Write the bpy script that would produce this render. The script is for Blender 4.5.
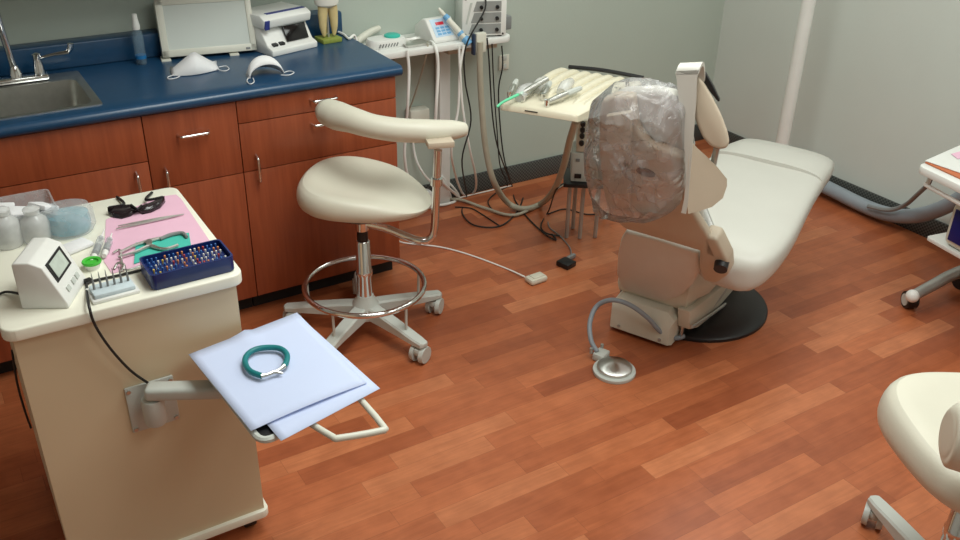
import bpy, bmesh, math, random
from mathutils import Vector, Matrix, noise
random.seed(7)
C = bpy.context.scene.collection
for o in list(bpy.data.objects): bpy.data.objects.remove(o)

# ------------------------------------------------------------------ camera
H = 1.88; F = 920.0
YAW, PITCH, ROLL = math.radians(32.15), math.radians(28.9), math.radians(1.23)
_f = Vector((math.sin(YAW)*math.cos(PITCH), math.cos(YAW)*math.cos(PITCH), -math.sin(PITCH)))
_r = Vector((math.cos(YAW), -math.sin(YAW), 0)); _u = _r.cross(_f)
CR = math.cos(ROLL)*_r + math.sin(ROLL)*_u
CU = -math.sin(ROLL)*_r + math.cos(ROLL)*_u
CF = _f
cam = bpy.data.objects.new('camera', bpy.data.cameras.new('camera')); C.objects.link(cam)
M = Matrix((CR, CU, -CF)).transposed().to_4x4(); M.translation = Vector((0, 0, H))
cam.matrix_world = M
cam.data.sensor_width = 36; cam.data.lens = 36*F/960; cam.data.clip_start = .05
bpy.context.scene.camera = cam
def ray(x, y): return CR*((x-480)/F) - CU*((y-270)/F) + CF
def at(x, y, ax, v):
    """surveyed position: where the sight line of a photo point meets x/y/z = v"""
    d = ray(x, y); c = Vector((0, 0, H)); t = (v-c[ax])/d[ax]; return c+d*t
def onplane(x, y, P, N):
    d = ray(x, y); c = Vector((0, 0, H)); return c+d*((Vector(P)-c).dot(N)/d.dot(N))

# ------------------------------------------------------------------ world, lights, exposure
w = bpy.data.worlds.new('world'); bpy.context.scene.world = w; w.use_nodes = True
w.node_tree.nodes['Background'].inputs[0].default_value = (.9, .95, 1, 1)
w.node_tree.nodes['Background'].inputs[1].default_value = .3
def area(loc, sx, sy, power, col=(.95, 1, .95)):
    l = bpy.data.lights.new('ceiling_or_fill_lamp', 'AREA'); l.shape = 'RECTANGLE'; l.size = sx; l.size_y = sy
    l.energy = power; l.color = col
    o = bpy.data.objects.new('ceiling_or_fill_lamp', l); o.location = loc; C.objects.link(o)
area((1.25, 1.75, 2.66), .9, 1.3, 36)
area((2.6, .8, 2.66), .9, 1.3, 23)
area((3.1, 2.85, 2.66), 1.0, .9, 11)
area((1.2, -.1, 2.66), .9, 1.3, 14)  # weak fill added at the camera end, not a known fixture
vs = bpy.context.scene.view_settings
vs.view_transform = 'Standard'; vs.look = 'None'; vs.gamma = 1; vs.use_curve_mapping = False
vs.exposure = .1

# ------------------------------------------------------------------ materials
def lin(c): return tuple(((v/255)/12.92 if v/255 <= .04045 else ((v/255+.055)/1.055)**2.4) for v in c)+(1,)
def mat(name, rgb, rough=.5, metal=0, var=.06, scale=18, bump=0, bscale=200, coat=0, emit=None, spec=None):
    m = bpy.data.materials.new(name); m.use_nodes = True; nt = m.node_tree; N = nt.nodes; L = nt.links
    b = N['Principled BSDF']; c = lin(rgb)
    tc = N.new('ShaderNodeTexCoord'); nz = N.new('ShaderNodeTexNoise'); nz.inputs['Scale'].default_value = scale; nz.inputs['Detail'].default_value = 3
    L.new(tc.outputs['Object'], nz.inputs['Vector'])
    r = N.new('ShaderNodeValToRGB'); r.color_ramp.elements[0].position = .3; r.color_ramp.elements[1].position = .7
    r.color_ramp.elements[0].color = tuple(v*(1-var) for v in c[:3])+(1,); r.color_ramp.elements[1].color = tuple(min(1, v*(1+var)) for v in c[:3])+(1,)
    L.new(nz.outputs['Fac'], r.inputs[0]); L.new(r.outputs[0], b.inputs['Base Color'])
    b.inputs['Roughness'].default_value = rough; b.inputs['Metallic'].default_value = metal
    if coat: b.inputs['Coat Weight'].default_value = coat; b.inputs['Coat Roughness'].default_value = .15
    if spec is not None: b.inputs['Specular IOR Level'].default_value = spec
    if emit: b.inputs['Emission Color'].default_value = lin(emit[0]); b.inputs['Emission Strength'].default_value = emit[1]
    if bump:
        n2 = N.new('ShaderNodeTexNoise'); n2.inputs['Scale'].default_value = bscale; n2.inputs['Detail'].default_value = 4
        bp = N.new('ShaderNodeBump'); bp.inputs['Strength'].default_value = bump; bp.inputs['Distance'].default_value = .003
        L.new(tc.outputs['Object'], n2.inputs['Vector']); L.new(n2.outputs['Fac'], bp.inputs['Height']); L.new(bp.outputs[0], b.inputs['Normal'])
    return m
def floor_mat():
    m = bpy.data.materials.new('laminate'); m.use_nodes = True; nt = m.node_tree; N = nt.nodes; L = nt.links; b = N['Principled BSDF']
    tc = N.new('ShaderNodeTexCoord'); sp = N.new('ShaderNodeSeparateXYZ'); L.new(tc.outputs['Object'], sp.inputs[0])
    def ma(op, a, c=None, c2=None):
        n = N.new('ShaderNodeMath'); n.operation = op
        for i, v in enumerate((a, c, c2)):
            if v is None: continue
            if isinstance(v, (int, float)): n.inputs[i].default_value = v
            else: L.new(v, n.inputs[i])
        return n.outputs[0]
    W, LEN = .072, .43
    v = ma('DIVIDE', sp.outputs['Y'], W); row = ma('FLOOR', v)
    wn = N.new('ShaderNodeTexWhiteNoise'); wn.noise_dimensions = '1D'; L.new(row, wn.inputs['W'])
    u = ma('ADD', ma('DIVIDE', sp.outputs['X'], LEN), ma('MULTIPLY', wn.outputs['Value'], 7.3)); col = ma('FLOOR', u)
    cb = N.new('ShaderNodeCombineXYZ'); L.new(row, cb.inputs[0]); L.new(col, cb.inputs[1])
    w2 = N.new('ShaderNodeTexWhiteNoise'); w2.noise_dimensions = '2D'; L.new(cb.outputs[0], w2.inputs['Vector'])
    ramp = N.new('ShaderNodeValToRGB'); e = ramp.color_ramp.elements
    e[0].position = 0; e[0].color = lin((158, 85, 53)); e[1].position = 1; e[1].color = lin((196, 122, 82))
    for p, c in ((.3, (172, 96, 60)), (.6, (182, 104, 66)), (.85, (190, 112, 72))):
        k = e.new(p); k.color = lin(c)
    L.new(w2.outputs['Value'], ramp.inputs[0])
    # grain stretched along x, shifted per board
    mp = N.new('ShaderNodeVectorMath'); mp.operation = 'MULTIPLY'; mp.inputs[1].default_value = (5, 60, 1); L.new(tc.outputs['Object'], mp.inputs[0])
    ad = N.new('ShaderNodeVectorMath'); ad.operation = 'ADD'; L.new(mp.outputs[0], ad.inputs[0])
    sc = N.new('ShaderNodeVectorMath'); sc.operation = 'SCALE'; sc.inputs['Scale'].default_value = 40; L.new(w2.outputs['Color'], sc.inputs[0]); L.new(sc.outputs[0], ad.inputs[1])
    nz = N.new('ShaderNodeTexNoise'); nz.inputs['Scale'].default_value = 1; nz.inputs['Detail'].default_value = 5; nz.inputs['Distortion'].default_value = 1.2; L.new(ad.outputs[0], nz.inputs['Vector'])
    mx = N.new('ShaderNodeMix'); mx.data_type = 'RGBA'; mx.blend_type = 'MULTIPLY'
    gr = N.new('ShaderNodeValToRGB'); gr.color_ramp.elements[0].position = .3; gr.color_ramp.elements[0].color = (.72, .68, .66, 1); gr.color_ramp.elements[1].position = .65; gr.color_ramp.elements[1].color = (1.04, 1.04, 1.04, 1)
    L.new(nz.outputs['Fac'], gr.inputs[0]); mx.inputs['Factor'].default_value = .55
    L.new(ramp.outputs[0], mx.inputs['A']); L.new(gr.outputs[0], mx.inputs['B'])
    bn = N.new('ShaderNodeTexNoise'); bn.inputs['Scale'].default_value = 14; bn.inputs['Detail'].default_value = 4; L.new(tc.outputs['Object'], bn.inputs['Vector'])
    br = N.new('ShaderNodeValToRGB'); br.color_ramp.elements[0].position = .35; br.color_ramp.elements[0].color = (.86, .82, .8, 1); br.color_ramp.elements[1].position = .65; br.color_ramp.elements[1].color = (1.05, 1.05, 1.05, 1); L.new(bn.outputs['Fac'], br.inputs[0])
    mb = N.new('ShaderNodeMix'); mb.data_type = 'RGBA'; mb.blend_type = 'MULTIPLY'; mb.inputs['Factor'].default_value = .7; L.new(mx.outputs['Result'], mb.inputs['A']); L.new(br.outputs[0], mb.inputs['B']); mx = mb
    # thin dark joints
    fv = ma('FRACT', v); fu = ma('FRACT', u)
    j = ma('MAXIMUM', ma('LESS_THAN', fv, .018), ma('LESS_THAN', fu, .004))
    m2 = N.new('ShaderNodeMix'); m2.data_type = 'RGBA'; L.new(ma('MULTIPLY', j, .35), m2.inputs['Factor']); L.new(mx.outputs['Result'], m2.inputs['A']); m2.inputs['B'].default_value = lin((80, 40, 25))
    L.new(m2.outputs['Result'], b.inputs['Base Color'])
    rr = N.new('ShaderNodeMapRange'); rr.inputs['To Min'].default_value = .26; rr.inputs['To Max'].default_value = .4; L.new(nz.outputs['Fac'], rr.inputs['Value']); L.new(rr.outputs[0], b.inputs['Roughness'])
    return m
def wood_mat():
    m = bpy.data.materials.new('cherry_veneer'); m.use_nodes = True; nt = m.node_tree; N = nt.nodes; L = nt.links; b = N['Principled BSDF']
    tc = N.new('ShaderNodeTexCoord'); mp = N.new('ShaderNodeVectorMath'); mp.operation = 'MULTIPLY'; mp.inputs[1].default_value = (70, 70, 4); L.new(tc.outputs['Object'], mp.inputs[0])
    nz = N.new('ShaderNodeTexNoise'); nz.inputs['Scale'].default_value = 1; nz.inputs['Detail'].default_value = 5; L.new(mp.outputs[0], nz.inputs['Vector'])
    r = N.new('ShaderNodeValToRGB'); e = r.color_ramp.elements; e[0].position = .3; e[0].color = lin((140, 68, 40)); e[1].position = .7; e[1].color = lin((158, 80, 48))
    L.new(nz.outputs['Fac'], r.inputs[0]); L.new(r.outputs[0], b.inputs['Base Color']); b.inputs['Roughness'].default_value = .38
    return m
def bag_mat():
    m = bpy.data.materials.new('clear_film'); m.use_nodes = True; nt = m.node_tree; N = nt.nodes; L = nt.links
    out = N['Material Output']; N.remove(N['Principled BSDF'])
    tc = N.new('ShaderNodeTexCoord'); nz = N.new('ShaderNodeTexNoise'); nz.inputs['Scale'].default_value = 7; nz.inputs['Detail'].default_value = 3; nz.inputs['Distortion'].default_value = 2
    L.new(tc.outputs['Object'], nz.inputs['Vector'])
    bp = N.new('ShaderNodeBump'); bp.inputs['Strength'].default_value = 1; bp.inputs['Distance'].default_value = .03
    n3 = N.new('ShaderNodeTexNoise'); n3.inputs['Scale'].default_value = 8; n3.inputs['Detail'].default_value = 2; n3.inputs['Distortion'].default_value = .8; L.new(tc.outputs['Object'], n3.inputs['Vector'])
    m1 = N.new('ShaderNodeMath'); m1.operation = 'SUBTRACT'; m1.inputs[1].default_value = .5; L.new(n3.outputs['Fac'], m1.inputs[0])
    m2 = N.new('ShaderNodeMath'); m2.operation = 'ABSOLUTE'; L.new(m1.outputs[0], m2.inputs[0]); L.new(m2.outputs[0], bp.inputs['Height'])
    tr = N.new('ShaderNodeBsdfTransparent'); tr.inputs[0].default_value = (.98, .98, .99, 1)
    gl = N.new('ShaderNodeBsdfGlossy'); gl.inputs['Roughness'].default_value = .1; L.new(bp.outputs[0], gl.inputs['Normal'])
    df = N.new('ShaderNodeBsdfDiffuse'); df.inputs[0].default_value = (.93, .92, .94, 1); L.new(bp.outputs[0], df.inputs['Normal'])
    tl = N.new('ShaderNodeBsdfTranslucent'); tl.inputs[0].default_value = (.93, .92, .94, 1)
    d2 = N.new('ShaderNodeMixShader'); d2.inputs[0].default_value = .4; L.new(df.outputs[0], d2.inputs[1]); L.new(tl.outputs[0], d2.inputs[2])
    fr = N.new('ShaderNodeFresnel'); fr.inputs['IOR'].default_value = 1.33; L.new(bp.outputs[0], fr.inputs['Normal'])
    rp = N.new('ShaderNodeMapRange'); rp.inputs['From Min'].default_value = .42; rp.inputs['From Max'].default_value = .72; rp.inputs['To Min'].default_value = .18; rp.inputs['To Max'].default_value = .38; L.new(nz.outputs['Fac'], rp.inputs['Value'])
    a = N.new('ShaderNodeMixShader'); L.new(rp.outputs[0], a.inputs[0]); L.new(tr.outputs[0], a.inputs[1]); L.new(d2.outputs[0], a.inputs[2])
    c = N.new('ShaderNodeMixShader'); L.new(fr.outputs[0], c.inputs[0]); L.new(a.outputs[0], c.inputs[1]); L.new(gl.outputs[0], c.inputs[2])
    L.new(c.outputs[0], out.inputs[0]); return m
def mesh_base_mat():
    m = mat('dark_woven_vinyl', (70, 72, 70), .6, var=.1); nt = m.node_tree; N = nt.nodes; L = nt.links; b = N['Principled BSDF']
    tc = N.new('ShaderNodeTexCoord'); sp = N.new('ShaderNodeSeparateXYZ'); L.new(tc.outputs['Object'], sp.inputs[0])
    ad = N.new('ShaderNodeMath'); ad.operation = 'ADD'; L.new(sp.outputs['X'], ad.inputs[0]); L.new(sp.outputs['Y'], ad.inputs[1])
    cb = N.new('ShaderNodeCombineXYZ'); L.new(ad.outputs[0], cb.inputs[0]); L.new(sp.outputs['Z'], cb.inputs[1])
    ck = N.new('ShaderNodeTexChecker'); ck.inputs['Scale'].default_value = 110; ck.inputs[1].default_value = lin((92, 94, 90)); ck.inputs[2].default_value = lin((48, 50, 50))
    L.new(cb.outputs[0], ck.inputs['Vector']); L.new(ck.outputs[0], b.inputs['Base Color']); return m

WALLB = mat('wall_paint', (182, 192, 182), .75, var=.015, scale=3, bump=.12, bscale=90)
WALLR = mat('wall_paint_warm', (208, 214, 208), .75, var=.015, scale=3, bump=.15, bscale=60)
CEIL = mat('ceiling_white', (225, 224, 218), .9, var=.01)
FLOOR = floor_mat(); WOOD = wood_mat(); BAG = bag_mat(); BASEB = mesh_base_mat()
BLUE = mat('blue_laminate', (28, 68, 102), .28, var=.06, scale=60)
DARK = mat('toe_black', (26, 24, 23), .7)
STEEL = mat('brushed_steel', (205, 205, 200), .34, 1, var=.06, scale=40)
CHROME = mat('chrome', (222, 222, 222), .1, 1, var=.02)
METAL = mat('grey_metal', (182, 182, 178), .4, .6, var=.04)
CREAM = mat('cream_vinyl', (212, 208, 192), .42, var=.02, scale=6, bump=.06, bscale=160)
CREAMC = mat('cream_chair_vinyl', (203, 201, 193), .42, var=.02, scale=6, bump=.06, bscale=160)
CREAMP = mat('cream_plastic', (214, 210, 194), .4, var=.02)
TAN = mat('taupe_plastic', (196, 182, 162), .45, var=.02)
CART = mat('cart_laminate', (215, 195, 163), .5, var=.015, scale=4)
CTOP = mat('cart_top', (244, 242, 226), .35, var=.015)
WHITE = mat('white_plastic', (232, 232, 228), .35, var=.015)
WHITEW = mat('warm_white_plastic', (218, 217, 204), .4, var=.015)
PAPER = mat('paper', (200, 211, 240), .8, var=.012, scale=5)
GREYP = mat('pale_grey_plastic', (196, 200, 194), .45, var=.02)
GREYL = mat('grey_plastic', (130, 132, 132), .5, var=.04)
BLACK = mat('black_plastic', (22, 22, 24), .4, var=.1)
SCREEN = mat('dark_screen', (18, 16, 18), .12, var=.1)
GLASSP = mat('screen_glass', (190, 200, 190), .12, var=.12, scale=40)
HOSEG = mat('grey_hose', (142, 150, 158), .5, var=.04)
HOSEB = mat('beige_hose', (176, 170, 152), .5, var=.03)
CABW = mat('white_cable', (244, 244, 240), .5, var=.02)
CABB = mat('black_cable', (30, 29, 28), .5, var=.1)
TEAL = mat('teal_rubber', (12, 118, 122), .45, var=.08)
TEALC = mat('teal_card', (70, 190, 172), .6, var=.04)
PINK = mat('pink_paper', (232, 186, 208), .85, var=.02)
NAVY = mat('navy_box', (16, 40, 100), .3, var=.08)
NAVYT = mat('navy_stripe', (50, 60, 130), .4, var=.05)
GREENB = mat('green_base', (138, 150, 66), .55, var=.08)
GREEN = mat('green_ring', (70, 190, 60), .5, var=.05)
MINT = mat('mint_tip', (110, 220, 170), .5, var=.04)
ROOT = mat('tooth_root', (216, 194, 140), .5, var=.08, scale=30)
CROWN = mat('tooth_crown', (236, 232, 222), .3, var=.02)
FABRIC = mat('mask_fabric', (234, 234, 236), .85, var=.02, bump=.1, bscale=400)
FOAM = mat('foam_block', (200, 214, 220), .8, var=.05, scale=60)
LBLUE = mat('light_blue', (110, 170, 216), .4, var=.05)
TURQ = mat('turquoise', (60, 190, 172), .4, var=.03)
RED = mat('red_display', (140, 30, 40), .3, emit=((190, 40, 50), .6))
SHADE = mat('smoked_lens', (38, 30, 34), .15, var=.1)
ORANGE = mat('orange_folder', (196, 110, 70), .6, var=.05)
PURPLE = mat('purple_plastic', (80, 50, 130), .5, var=.08)
KNOBC = [mat('file_'+n, c, .4) for n, c in (('white', (225, 225, 220)), ('yellow', (220, 190, 80)), ('red', (190, 70, 60)), ('blue', (60, 110, 180)), ('orange', (220, 140, 80)))]
def clear_mat(name, rgb, haze=.25):
    m = bpy.data.materials.new(name); m.use_nodes = True; nt = m.node_tree; N = nt.nodes; L = nt.links; out = N['Material Output']
    b = N['Principled BSDF']; b.inputs['Base Color'].default_value = lin(rgb); b.inputs['Roughness'].default_value = .15
    tc = N.new('ShaderNodeTexCoord'); nz = N.new('ShaderNodeTexNoise'); nz.inputs['Scale'].default_value = 25; L.new(tc.outputs['Object'], nz.inputs['Vector'])
    rp = N.new('ShaderNodeMapRange'); rp.inputs['To Min'].default_value = haze*.6; rp.inputs['To Max'].default_value = haze*1.5; L.new(nz.outputs['Fac'], rp.inputs['Value'])
    t = N.new('ShaderNodeBsdfTransparent'); t.inputs[0].default_value = (.96, .97, .98, 1)
    x = N.new('ShaderNodeMixShader'); L.new(rp.outputs[0], x.inputs[0]); L.new(t.outputs[0], x.inputs[1]); L.new(b.outputs[0], x.inputs[2]); L.new(x.outputs[0], out.inputs[0]); return m
CLEAR = clear_mat('clear_plastic', (225, 228, 230), .3)
HAZY = clear_mat('hazy_plastic', (232, 232, 230), .5)
BLUEF = clear_mat('blue_tint_plastic', (120, 195, 215), .5)
CLEARB = clear_mat('clear_bottle', (150, 175, 190), .28)

# ------------------------------------------------------------------ geometry helpers
V = Vector
class G:
    """collects shapes in one bmesh"""
    def __init__(s): s.b = bmesh.new()
    def loft(s, rings, cap0=True, cap1=True, closed=False):
        vs = [[s.b.verts.new(p) for p in r] for r in rings]
        n = len(vs[0]); m = len(vs)
        for i in range(m if closed else m-1):
            A, B = vs[i], vs[(i+1) % m]
            for k in range(n): s.b.faces.new((A[k], A[(k+1) % n], B[(k+1) % n], B[k]))
        if not closed:
            if cap0: s.b.faces.new(list(reversed(vs[0])))
            if cap1: s.b.faces.new(vs[-1])
        return s
    def box(s, c, d, rot=0, bev=0, M=None, seg=2):
        b = bmesh.new(); bmesh.ops.create_cube(b, size=1)
        bmesh.ops.scale(b, vec=d, verts=b.verts)
        if bev: bmesh.ops.bevel(b, geom=b.edges[:], offset=bev, segments=seg, affect='EDGES', profile=.5)
        T = (M if M else Matrix.Rotation(rot, 4, 'Z'))
        bmesh.ops.transform(b, matrix=Matrix.Translation(c) @ T, verts=b.verts)
        s.merge(b); return s
    def bb(s, x0, x1, y0, y1, z0, z1, bev=0): return s.box(((x0+x1)/2, (y0+y1)/2, (z0+z1)/2), (abs(x1-x0), abs(y1-y0), abs(z1-z0)), 0, bev)
    def merge(s, b):
        me = bpy.data.meshes.new('tmp'); b.to_mesh(me); s.b.from_mesh(me); bpy.data.meshes.remove(me); b.free()
    def prism(s, pts, ext, bev=0, seg=2):
        """closed outline pts (3D) extruded by vector ext"""
        b = bmesh.new(); A = [b.verts.new(p) for p in pts]; B = [b.verts.new(V(p)+V(ext)) for p in pts]; n = len(pts)
        b.faces.new(list(reversed(A))); b.faces.new(B)
        for k in range(n): b.faces.new((A[k], A[(k+1) % n], B[(k+1) % n], B[k]))
        bmesh.ops.recalc_face_normals(b, faces=b.faces)
        if bev: bmesh.ops.bevel(b, geom=b.edges[:], offset=bev, segments=seg, affect='EDGES', profile=.5, clamp_overlap=True)
        s.merge(b); return s
    def cyl(s, p0, p1, r0, r1=None, n=20):
        p0, p1 = V(p0), V(p1); r1 = r0 if r1 is None else r1
        d = (p1-p0).normalized(); a = d.orthogonal().normalized(); c = d.cross(a)
        ring = lambda p, r: [p+(a*math.cos(t)+c*math.sin(t))*r for t in (2*math.pi*k/n for k in range(n))]
        return s.loft([ring(p0, r0), ring(p1, r1)])
    def lathe(s, c, prof, n=28, sx=1, sy=1):
        c = V(c); return s.loft([[c+V((r*sx*math.cos(t), r*sy*math.sin(t), z)) for t in (2*math.pi*k/n for k in range(n))] for r, z in prof])
    def tube(s, pts, r, n=8, res=6, closed=False, raw=False, flat=None, up=None):
        pts = [V(p) for p in pts]; N = len(pts); P = []; Rr = []
        rad = r if isinstance(r, (list, tuple)) else [r]*N
        if raw: P, Rr = pts, list(rad)
        else:
            for i in range(N if closed else N-1):
                g = lambda k: pts[k % N] if closed else pts[max(0, min(N-1, k))]
                a, b_, c, d = g(i-1), g(i), g(i+1), g(i+2); ra, rb = rad[i], rad[(i+1) % N]
                for q in range(res):
                    t = q/res; t2 = t*t; t3 = t2*t
                    P.append(.5*((2*b_)+(c-a)*t+(2*a-5*b_+4*c-d)*t2+(3*b_-a-3*c+d)*t3)); Rr.append(ra+(rb-ra)*t)
            if not closed: P.append(pts[-1]); Rr.append(rad[-1])
        m = len(P); rings = []; a = None
        for i in range(m):
            if closed: d = (P[(i+1) % m]-P[i-1])
            else: d = P[min(m-1, i+1)]-P[max(0, i-1)]
            if d.length < 1e-9: d = V((0, 0, 1))
            d.normalize()
            if up: a = (V(up)-d*V(up).dot(d)).normalized()
            else: a = d.orthogonal().normalized() if a is None else (a-d*a.dot(d)).normalized()
            c = d.cross(a); f = flat or 1
            rings.append([P[i]+(a*math.cos(t)*f+c*math.sin(t))*Rr[i] for t in (2*math.pi*k/n for k in range(n))])
        return s.loft(rings, closed=closed)
    def ball(s, c, r, n=16):
        r = V(r) if not isinstance(r, (int, float)) else V((r, r, r))
        b = bmesh.new(); bmesh.ops.create_uvsphere(b, u_segments=n, v_segments=n//2+2, radius=1)
        bmesh.ops.scale(b, vec=r, verts=b.verts); bmesh.ops.translate(b, vec=c, verts=b.verts); s.merge(b); return s
    def rings(s, outline, prof, cen):
        """outline(t)->2D unit outline; prof = (scale, z)"""
        n = len(outline); cen = V(cen)
        return s.loft([[V((cen.x+p[0]*k, cen.y+p[1]*k, z)) for p in outline] for k, z in prof])
    def move(s, M): bmesh.ops.transform(s.b, matrix=M, verts=s.b.verts); return s

def mesh_obj(name, g, m, loc=(0, 0, 0), parent=None, off=(0, 0, 0), smooth=40, sub=0, solid=0):
    bm = g.b; bmesh.ops.recalc_face_normals(bm, faces=bm.faces)
    o_ = V(loc)+V(off)
    bmesh.ops.translate(bm, vec=-o_, verts=bm.verts)
    me = bpy.data.meshes.new(name); bm.to_mesh(me); bm.free(); me.materials.append(m)
    ob = bpy.data.objects.new(name, me); C.objects.link(ob)
    for p in me.polygons: p.use_smooth = True
    if hasattr(me, 'set_sharp_from_angle'): me.set_sharp_from_angle(angle=math.radians(smooth))
    if solid: k = ob.modifiers.new('thickness', 'SOLIDIFY'); k.thickness = solid; k.offset = 0
    if sub: k = ob.modifiers.new('smooth', 'SUBSURF'); k.levels = sub; k.render_levels = sub
    if parent is None: ob.location = loc
    else: ob.parent = parent
    return ob
def tag(o, label, cat, group=None, kind=None):
    if label: o['label'] = label
    if cat: o['category'] = cat
    if group: o['group'] = group
    if kind: o['kind'] = kind
    return o
class T:
    """a thing: an Empty at its base that parents its parts (parts given in room coordinates)"""
    def __init__(s, name, label, cat, loc, group=None):
        s.loc = V(loc); s.r = bpy.data.objects.new(name, None); s.r.empty_display_size = .05; C.objects.link(s.r); s.r.location = loc; tag(s.r, label, cat, group)
    def p(s, name, g, m, parent=None, label=None, **k):
        o = mesh_obj(name, g, m, (0, 0, 0), parent or s.r, s.loc, **k)
        if label: o['label'] = label
        return o
def solo(name, g, m, label, cat, loc, group=None, **k): return tag(mesh_obj(name, g, m, loc, **k), label, cat, group)
def struct(name, g, m): o = mesh_obj(name, g, m); o['kind'] = 'structure'; return o
def dup(root, loc, rotz=0, label=None, group=None):
    r = root.copy(); C.objects.link(r); r.location = loc; r.rotation_euler = (0, 0, rotz)
    if label: r['label'] = label
    if group: r['group'] = group
    for ch in list(root.children):
        c = ch.copy(); C.objects.link(c); c.parent = r
        for g in ch.children:
            d = g.copy(); C.objects.link(d); d.parent = c
    return r

# ------------------------------------------------------------------ room
YW, XW, CZ = 3.585, 3.77, 2.7
struct('floor', G().bb(-1.6, XW+.1, -1.6, YW+.1, -.1, 0), FLOOR)
struct('ceiling', G().bb(-1.6, XW+.1, -1.6, YW+.1, CZ, CZ+.1), CEIL)
struct('wall_back', G().bb(-1.6, XW+.1, YW, YW+.1, 0, CZ), WALLB)
struct('wall_right', G().bb(XW, XW+.1, -1.6, YW, 0, CZ), WALLR)
struct('wall_left', G().bb(-1.7, -1.6, -1.6, YW, 0, CZ), WALLR)
struct('wall_front', G().bb(-1.6, XW, -1.7, -1.6, 0, CZ), WALLR)
struct('baseboard_back', G().bb(1.55, XW-.012, YW-.012, YW, 0, .1, .003), BASEB)
struct('baseboard_right', G().bb(XW-.012, XW, -1.6, YW, 0, .1, .003), BASEB)

struct('shade_block_1', G().bb(-1.6, 1.40, YW-.37, YW, 1.3, CZ), mat('shade_block_paint', (188, 186, 176), .75, var=.015))   # unseen block for likely wall cabinets, added to shade the wall over the worktop

# ------------------------------------------------------------------ counter and cabinets
CT = .895; CF_Y = 2.975; FY = 3.0; CX1 = 1.515
sx0, sx1, sy0, sy1 = -.16, .46, 3.055, 3.44
t = T('worktop', 'dark blue laminate worktop with a low backsplash running along the wall', 'worktop', (.3, 3.3, .855))
g = G()
prof = []
for k in range(7): a = math.pi/2+k*math.pi/6; prof.append((CF_Y+.02+.02*math.cos(a), CT-.02+.02*math.sin(a)))
prof = [(y, z) for y, z in prof]
pts = [(-.9, y, z) for y, z in prof]+[(-.9, sy0, CT-.04), (-.9, sy0, CT)]
g.prism(pts, (CX1+.9, 0, 0))
g.bb(-.9, CX1, sy1, YW, CT-.04, CT); g.bb(-.9, sx0, sy0, sy1, CT-.04, CT); g.bb(sx1, CX1, sy0, sy1, CT-.04, CT)
t.p('slab', g, BLUE)
t.p('backsplash', G().bb(-.9, CX1, 3.505, YW-.001, CT, CT+.088, .008), BLUE)

t = T('sink', 'stainless steel sink set into the blue worktop', 'sink', (.15, 3.25, CT-.15))
g = G()
def rr(x0, x1, y0, y1, r, z, n=5):
    P = []
    for cx, cy, a0 in ((x1-r, y1-r, 0), (x0+r, y1-r, 90), (x0+r, y0+r, 180), (x1-r, y0+r, 270)):
        for k in range(n+1): a = math.radians(a0+90*k/n); P.append(V((cx+r*math.cos(a), cy+r*math.sin(a), z)))
    return P
a, b_, c_, d_ = sx0-.012, sx1+.012, sy0-.012, sy1+.012
g.loft([rr(a, b_, c_, d_, .012, CT), rr(a, b_, c_, d_, .012, CT+.004), rr(a+.012, b_-.012, c_+.012, d_-.012, .015, CT+.006),
        rr(a+.026, b_-.026, c_+.024, d_-.09, .03, CT+.002), rr(a+.036, b_-.036, c_+.034, d_-.1, .04, CT-.12), rr(a+.06, b_-.06, c_+.06, d_-.12, .05, CT-.14)], cap0=False)
basin = t.p('basin', g, STEEL)
fx, fy = .27, 3.405
t = T('faucet', 'chrome faucet with blade handles behind the sink', 'faucet', (fx, fy, CT+.004))
g = G().box((fx-.03, fy, CT+.014), (.26, .05, .018), 0, .007); t.p('base_plate', g, CHROME)
g = G(); tip = at(6, 12, 1, fy-.05)
g.lathe((fx, fy, CT+.02), [(.022, 0), (.02, .02), (.012, .04)])
g.tube([(fx, fy, CT+.03), (fx-.008, fy, CT+.13), (fx-.014, fy-.005, CT+.2), (fx-.02, fy-.02, CT+.26), (fx-.03, fy-.07, CT+.30), (fx-.04, fy-.15, CT+.29)], [.012, .011, .012, .013, .012, .011], n=12); t.p('spout', g, CHROME)
for dx, sgn in ((.075, 1), (-.12, -1)):
    g = G().lathe((fx+dx, fy, CT+.02), [(.02, 0), (.017, .03), (.013, .05), (.014, .07), (.003, .075)])
    g.tube([(fx+dx, fy, CT+.075), (fx+dx+.05*sgn, fy-.01, CT+.085), (fx+dx+.1*sgn, fy-.02, CT+.092), (fx+dx+.112*sgn, fy-.022, CT+.118)], [.006, .007, .011, .013], n=10, flat=.6); t.p('handle', g, CHROME)

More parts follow.
